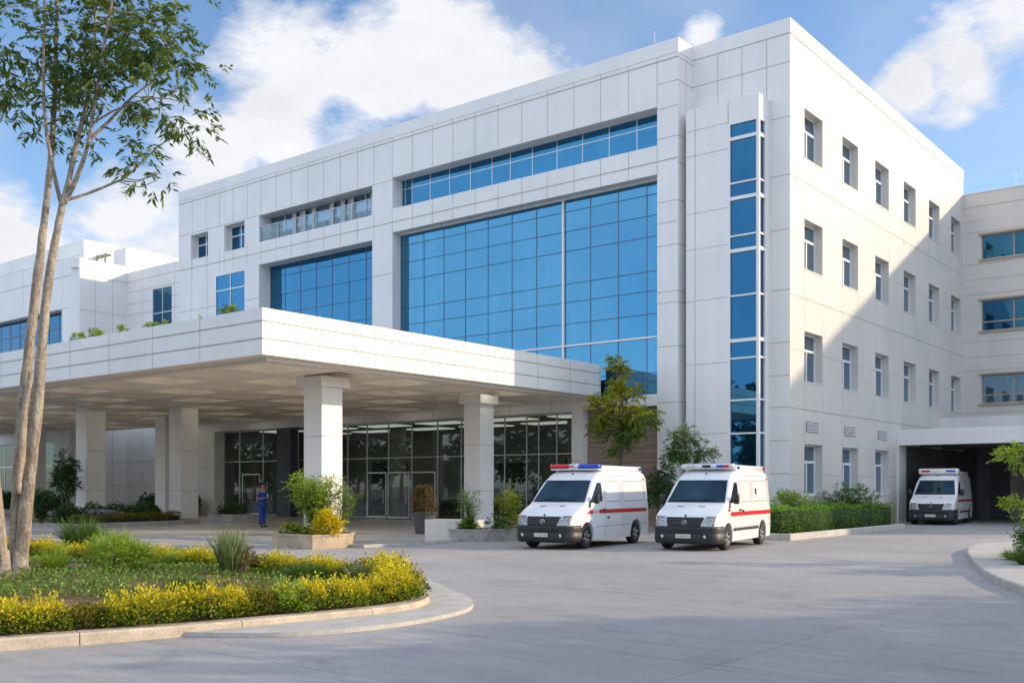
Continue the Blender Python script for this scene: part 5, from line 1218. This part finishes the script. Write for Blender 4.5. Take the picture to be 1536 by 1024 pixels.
# island bed under the left of the canopy
BED = [(-22.9, -17.9), (-23.0, -16.4), (-23.25, -13.8), (-23.7, -11.9), (-24.6, -10.9), (-28.6, -10.8), (-31.6, -12.0), (-31, -15), (-28.5, -18.0)]
BED = spline2(BED + BED[:1], 3)[:-1]
planter('planting_bed', 'low kerbed planting bed with yellow and dark hedges under the left of the canopy', BED, .1, .2, 'stoneg', .16, cat='planting bed')
def hedge_run(name, label, path, w, h, base, leafm, dens, L, W, cat='hedge', spiky=.0):
    P = []; N = []
    pp = [Vector((x, y, 0)) for x, y in path]
    ex = MB(); 
    for a, b in zip(pp, pp[1:]):
        l = (b - a).length; n = int(dens * l * (w + 2 * h)); d = (b - a).normalized(); s = Vector((-d.y, d.x, 0))
        t = RNG.uniform(0, 1, n); th = RNG.uniform(0, math.pi, n); k = RNG.uniform(.75, 1.05, n)
        lum = 1 + .16 * np.sin(t * l * 5.3 + a.x * 3) + .1 * np.sin(t * l * 11 + a.y * 5)
        c = np.sign(np.cos(th)) * np.abs(np.cos(th)) ** .6; z = np.abs(np.sin(th)) ** .6
        base_ = np.array(a)[None] + np.outer(t * l, np.array(d)); nn = np.outer(c, np.array(s)) + np.outer(z, [0, 0, 1.])
        P.append(base_ + (np.outer(c * w / 2, np.array(s)) + np.outer(z * h, [0, 0, 1.])) * (k * lum)[:, None]); N.append(nn)
        q = [a - s * w * .3, b - s * w * .3, b + s * w * .3, a + s * w * .3]
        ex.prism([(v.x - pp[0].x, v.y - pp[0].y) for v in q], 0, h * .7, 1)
    P = np.concatenate(P) - np.array(pp[0]); D = np.concatenate(N) + RNG.normal(0, .5, (len(P), 3)) + [0, 0, .3]
    V, var = leaf_arrays(P, D, np.full(len(P), L), W, .05)
    o = link(name, quads_mesh(name, [(V, var, 0)], [leafm, 'core'], ex)); o.location = (pp[0].x, pp[0].y, base); return tag(o, label, cat)
hedge_run('low_hedge', 'low olive yellow hedge along the front of the bed under the canopy', [(-23.5, -17.6), (-23.6, -15.5), (-24.0, -13.2), (-24.4, -12.1)], .6, .34, .28, 'lf_goldd', 420, .08, .05)
hedge_run('low_hedge', 'dark green hedge behind the olive yellow hedge under the canopy', [(-25.6, -17.2), (-25.6, -15.0), (-25.8, -13.2), (-26.4, -11.9)], .9, .72, .2, 'lf_dk', 320, .11, .06)
bush('flowering_plants', 'patch of small mauve flowers between the two hedges under the canopy', (-24.1, -15.8, .28), [(0, 0, .42, .25, .9, .1)], 60, 'flower', L=.06, W=.05, Ltw=.1, cat='flowers', stems=3)
frond_plant('spiky_shrub', 'upright dark shrub at the left end of the bed under the canopy', (-25.2, -18.0, .28), 1.25, .5, 14, 'lf_dk', .16, .045)
planter('long_planter', 'grey planter box with dark plants by the left storefront', [(-24.6, -10.3), (-22.9, -10.1), (-22.9, -9.0), (-25.4, -7.2), (-26.4, -8.2)], .1, .42, 'stoneg')
hedge_run('low_hedge', 'dark leafy plants growing in the planter box by the left storefront', [(-24.4, -9.7), (-23.4, -9.4), (-25.4, -8.0)], .6, .45, .42, 'lf_dk', 330, .12, .06)
hedge_run('low_hedge', 'dark hedge running along the foot of the far left wing', [(-56, -6.5), (-50, -6.6), (-45.5, -6.4)], 1.2, 1.1, .1, 'lf_dk', 110, .2, .1)
hedge_run('low_hedge', 'dark hedge at the foot of the white wall seen between the left pillars', [(-44.5, -1.4), (-41, -2.0), (-37.4, -2.4)], 1.0, 1.0, .1, 'lf_dk', 130, .18, .09)
kb = MB(); kb.box(-57, -44.5, -7.6, -7.3, .1, .34); struct(kb.build('wing_kerb', 'kerbg'))
for x, s, lb_, n in ((-20.9, .8, 'small round bush at the far left end of the row on the canopy roof edge', 46), (-19.5, 1.05, 'spreading green bush, second from the left on the canopy roof edge', 60), (-17.7, .9, 'open light bush third from the left on the canopy roof edge', 40),
               (-15.6, 1.0, 'dense green bush on the canopy roof edge below the small blue window of the wing', 56), (-14.8, .55, 'tiny sprig of leaves right of the dense bush on the canopy roof edge', 22), (-12.9, .42, 'barely visible leafy tip on the canopy roof edge', 18), (-11.35, 1.1, 'yellow green bush nearest the corner of the canopy roof', 62)):
    bush('roof_shrub', lb_, (x, -18.75, 6.7), [(0, 0, .66 + .16 * s, .30 * s, .26 * s, .20 * s), (.22 * s, .05, .58 + .14 * s, .24 * s, .2, .18 * s)], int(n * .75), 'lf_yg' if x > -14 else 'lf_lime', L=.10, W=.045, Ltw=.14, group='shrubs along the canopy roof edge', lumps=6)

# ------------------------------------------------------------------ island planting
def inset_path(poly, d): return offset_poly(poly, d)
def golden(seed, w=.30, h=.37, leafm='lf_gold'):
    n = 1900; a = RNG.uniform(0, 2 * math.pi, n); ph = np.arccos(RNG.uniform(-.1, 1, n)); k = RNG.uniform(.6, 1.05, n) * (1 + .32 * np.sin(a * 4 + seed) * np.sin(ph * 5 + seed))
    P = np.stack([np.cos(a) * np.sin(ph) * w * k, np.sin(a) * np.sin(ph) * w * k, np.abs(np.cos(ph)) * h * k * .85 + .05], 1)
    sp = RNG.uniform(0, 1, n) > .8; P[sp, 2] += RNG.uniform(.0, .06, sp.sum()); D = P * [1, 1, .6] / w + RNG.normal(0, .5, (n, 3)) + [0, 0, .5]
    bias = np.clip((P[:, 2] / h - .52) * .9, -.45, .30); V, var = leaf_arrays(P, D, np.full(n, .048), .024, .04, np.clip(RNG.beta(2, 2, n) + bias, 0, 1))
    m = MB()
    for i in range(9):
        t = RNG.uniform(0, 6.28); m.tube([(0, 0, 0), (math.cos(t) * w * .4, math.sin(t) * w * .4, h * .4), (math.cos(t) * w * .7, math.sin(t) * w * .7, h * .8)], [.008, .006, .003], 4, 1)
    return quads_mesh('golden_shrub', [(V, var, 0)], [leafm, 'bark2'], m)
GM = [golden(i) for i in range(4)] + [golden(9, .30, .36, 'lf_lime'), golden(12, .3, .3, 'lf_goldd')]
def along(path, step):
    out = []; acc = step / 2
    for a, b in zip(path, path[1:]):
        a, b = Vector(a), Vector(b); l = (b - a).length; t = acc
        while t < l: out.append(a + (b - a) * t / l); t += step
        acc = t - l
    return out
row = offset_poly(ISLE, .47)
def put_shrubs(path, step, label, group, zoff=0, sc=1.0, wts=(4, 4, 4, 4, 2, 2)):
    for p in along(path, step):
        me = GM[random.choices(range(6), wts)[0]]; x, y = p.x + random.uniform(-.07, .07), p.y + random.uniform(-.07, .07)
        o = link('golden_shrub', me); o.location = (x, y, soil_z(x, y) - .02); o.rotation_euler = (0, 0, random.uniform(0, 6.28)); s = sc * random.uniform(.85, 1.2); o.scale = (s * random.uniform(.95, 1.2), s, s * random.uniform(.9, 1.1)); tag(o, label, 'shrub', group)
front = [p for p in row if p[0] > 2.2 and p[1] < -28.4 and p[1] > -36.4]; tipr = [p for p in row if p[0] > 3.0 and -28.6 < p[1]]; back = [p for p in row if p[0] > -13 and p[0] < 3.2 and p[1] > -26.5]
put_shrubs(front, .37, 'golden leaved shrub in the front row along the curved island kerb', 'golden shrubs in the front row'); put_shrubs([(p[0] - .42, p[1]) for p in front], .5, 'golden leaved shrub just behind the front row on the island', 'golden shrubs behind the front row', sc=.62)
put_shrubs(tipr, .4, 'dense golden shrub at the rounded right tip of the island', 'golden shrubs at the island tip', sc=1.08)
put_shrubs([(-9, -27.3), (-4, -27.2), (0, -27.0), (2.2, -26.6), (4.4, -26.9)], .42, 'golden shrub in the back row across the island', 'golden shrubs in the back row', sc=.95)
def grass(name, label, loc, n, h, r, leafm, W=.014, sag=.35, up=1.0, group=None, cat='grass clump'):
    a = RNG.uniform(0, 6.28, n); rr = r * np.sqrt(RNG.uniform(0, 1, n)) * .35
    P = np.stack([np.cos(a) * rr, np.sin(a) * rr, np.zeros(n)], 1); sp = RNG.uniform(.1, 1, n) * r / h
    D = np.stack([np.cos(a + RNG.normal(0, .4, n)) * sp, np.sin(a + RNG.normal(0, .4, n)) * sp, np.full(n, up)], 1)
    V, var = blade_arrays(P, D, h, W, sag); o = link(name, quads_mesh(name, [(V, var, 0)], [leafm])); o.location = loc; return tag(o, label, cat, group)
def S_(x, y): return (x, y, soil_z(x, y) - .01)
grass('fountain_grass', 'tall grey green fountain grass standing in the middle of the island', S_(1.24, -27.8), 480, .84, .36, 'lf_grey', .022, .3)
bush('twiggy_shrub', 'brown twiggy base growth right beside the tall fountain grass', S_(1.45, -27.65), [(0, 0, .25, .22, .22, .22)], 40, 'lf_red', L=.06, W=.025, Ltw=.2)
grass('spiky_grass', 'dark green spiky grass clump at the back of the island near the tree', S_(-8.6, -25.3), 700, .95, .75, 'lf_blade', .02, .3)
grass('spiky_grass', 'dense dark green grass tuft in the centre front of the island', S_(3.75, -30.4), 800, .42, .5, 'lf_blade', .012, .4)
grass('spiky_grass', 'dark green grass tuft right of the tall fountain grass', S_(2.7, -27.3), 600, .42, .55, 'lf_blade', .014, .4)
grass('spiky_grass', 'low dark grass tuft at the far left edge behind the tree trunks', S_(-9.8, -26.6), 500, .55, .7, 'lf_blade', .016, .4)
grass('fountain_grass', 'small grey green grass clump near the golden tip of the island', S_(4.1, -27.25), 420, .45, .34, 'lf_grey', .012, .3)
grass('spiky_grass', 'light green grass tuft at the foot of the multi-stemmed tree', S_(-1.4, -29.7), 380, .5, .4, 'lf_lime', .012, .3)
grass('lime_grass', 'lime green feathery clump left of centre at the back of the island', S_(-3.9, -27.1), 800, .72, .62, 'lf_lime', .018, .25)
bush('lime_shrub', 'broad lime green mound in front of the feathery lime clump', S_(-.6, -29.0), [(0, 0, .3, .55, .5, .32), (-.5, .3, .3, .4, .4, .3), (.45, .1, .2, .4, .4, .2)], 300, 'lf_lime', L=.08, W=.022, Ltw=.2)
def cover(n, test, L, W, leafm, blade=False):
    P = []
    while len(P) < n:
        x, y = RNG.uniform(-12, 6.2), RNG.uniform(-36.5, -24)
        if test(x, y): P.append((x, y, soil_z(x, y)))
    P = np.array(P); D = RNG.normal(0, .6, (n, 3)) + [0, 0, .8]
    return blade_arrays(P, D, L, W, .4) if blade else leaf_arrays(P + RNG.uniform(0, 1, (n, 1)) * [0, 0, .10], D, np.full(n, L), W)
def inpoly(poly):
    def f(x, y):
        c = False; j = len(poly) - 1
        for i in range(len(poly)):
            (xi, yi), (xj, yj) = poly[i], poly[j]
            if (yi > y) != (yj > y) and x < (xj - xi) * (y - yi) / (yj - yi) + xi: c = not c
            j = i
        return c
    return f
isin = inpoly(offset_poly(ISLE, .45)); dens = lambda x, y: (math.sin(x * 1.7 + y * .6) + math.sin(y * 2.3 - x * .9) + 1.2 * math.sin(x * .8 + 1)) > -.9 and not ((x + 2.3) ** 2 / 2.2 + (y + 28.5) ** 2 / .5 < 1) and not ((x - 2.2) ** 2 / 1.2 + (y + 28.6) ** 2 / .12 < 1)
tst = lambda x, y: isin(x, y) and dens(x, y)
V1, a1 = cover(36000, tst, .07, .042, 'lf_cover'); V2, a2 = cover(20000, tst, .17, .009, 'lf_blade', True)
tag(link('ground_cover', quads_mesh('ground_cover', [(V1, a1, 0), (V2, a2, 1)], ['lf_cover', 'lf_blade'])), 'short grass and low creeping plants over the island soil', 'ground cover', None, 'stuff')

# ------------------------------------------------------------------ right verge planting
bush('verge_shrub', 'dark leafy shrub at the right picture edge on the verge', (12.55, -14.2, .15), [(0, 0, .75, .75, .8, .7), (-.3, .6, .6, .6, .7, .5), (.4, -.5, 1.0, .7, .7, .7)], 330, 'lf_dk', L=.12, W=.05)
bush('verge_shrub', 'green shrub with small leaves on the inner edge of the verge', (11.65, -13.4, .15), [(0, 0, .5, .6, .7, .45), (.2, -.6, .35, .5, .5, .35)], 200, 'lf_md', L=.09, W=.04)
grass('spiky_grass', 'tuft of low grass hanging over the verge path under the shrubs', (11.9, -15.2, .15), 700, .38, .6, 'lf_blade', .014, .5)
grass('spiky_grass', 'olive low grass tuft nearest the drive on the verge', (11.35, -13.9, .15), 600, .34, .55, 'lf_lime', .013, .5)
vt = inpoly(offset_poly(RISLE, 1.9))
P = []
while len(P) < 9000:
    x, y = RNG.uniform(10.5, 22), RNG.uniform(-26, -6)
    if vt(x, y): P.append((x, y, .15))
P = np.array(P); V, v = blade_arrays(P, RNG.normal(0, .6, (len(P), 3)) + [0, 0, .9], .2, .014, .4)
tag(link('verge_grass', quads_mesh('verge_grass', [(V, v, 0)], ['lf_blade'])), 'rough grass over the planted verge', 'grass', None, 'stuff')
# shade trees on the verge to the right of the view, and street trees across the road (they shade the drive and show in the glass)
def shade_tree(x, y, h, r, label, seed, leafm='lf_far'):
    return small_tree('shade_tree', label, 'tree', (x, y, .15), [T((0, 0, 0), (.1, 0, h * .3), (-.05, .1, h * .6), (0, 0, h * .85))], .16,
        [(0, 0, h * .72, r, r, h * .26), (r * .5, r * .3, h * .55, r * .7, r * .7, h * .2), (-r * .4, -r * .4, h * .55, r * .7, r * .7, h * .18)], 520, leafm, Ltw=.7, n=9, L=.34, W=.16, lumps=9, lump_r=.45, group='shade trees on the verge')
VT = [(18.6, -24.6, 4.6, 1.9), (21.5, -19.5, 5.4, 2.2), (24.5, -14.0, 6.0, 2.2), (25.5, -26.5, 6.4, 2.5), (21.2, -29.0, 4.8, 1.8), (28.5, -20, 7.2, 2.7)]
for i, (x, y, h, r) in enumerate(VT): shade_tree(x, y, h, r, 'bushy shade tree on the verge to the right of the drive', i)
def street_mass():
    ex = MB(); P = []; D = []
    for i in range(36):
        x = -136 + i * 4.2 + random.uniform(-1, 1); y = -52 + random.uniform(-3, 3); h = random.uniform(8.5, 13); r = random.uniform(2.4, 3.4)
        limb(ex, [(x, y, 0), (x + .2, y, h * .3), (x, y, h * .7)], .25, .12, 7, 3)
        p, d, _ = crown_points([(x, y, h * .66, r, r, h * .33), (x + 1, y, h * .5, r, r, h * .25)], 150, 8, .45); P.append(p); D.append(d)
    ex.m = [1] * len(ex.f)
    V, v = twigs(np.concatenate(P), np.concatenate(D), 1.1, 7, .75, .45, .2, .1); return link('street_trees', quads_mesh('street_trees', [(V, v, 0)], ['lf_far', 'bark2'], ex))
tag(street_mass(), 'belt of leafy trees across the road that the glass reflects', 'trees', None, 'stuff')
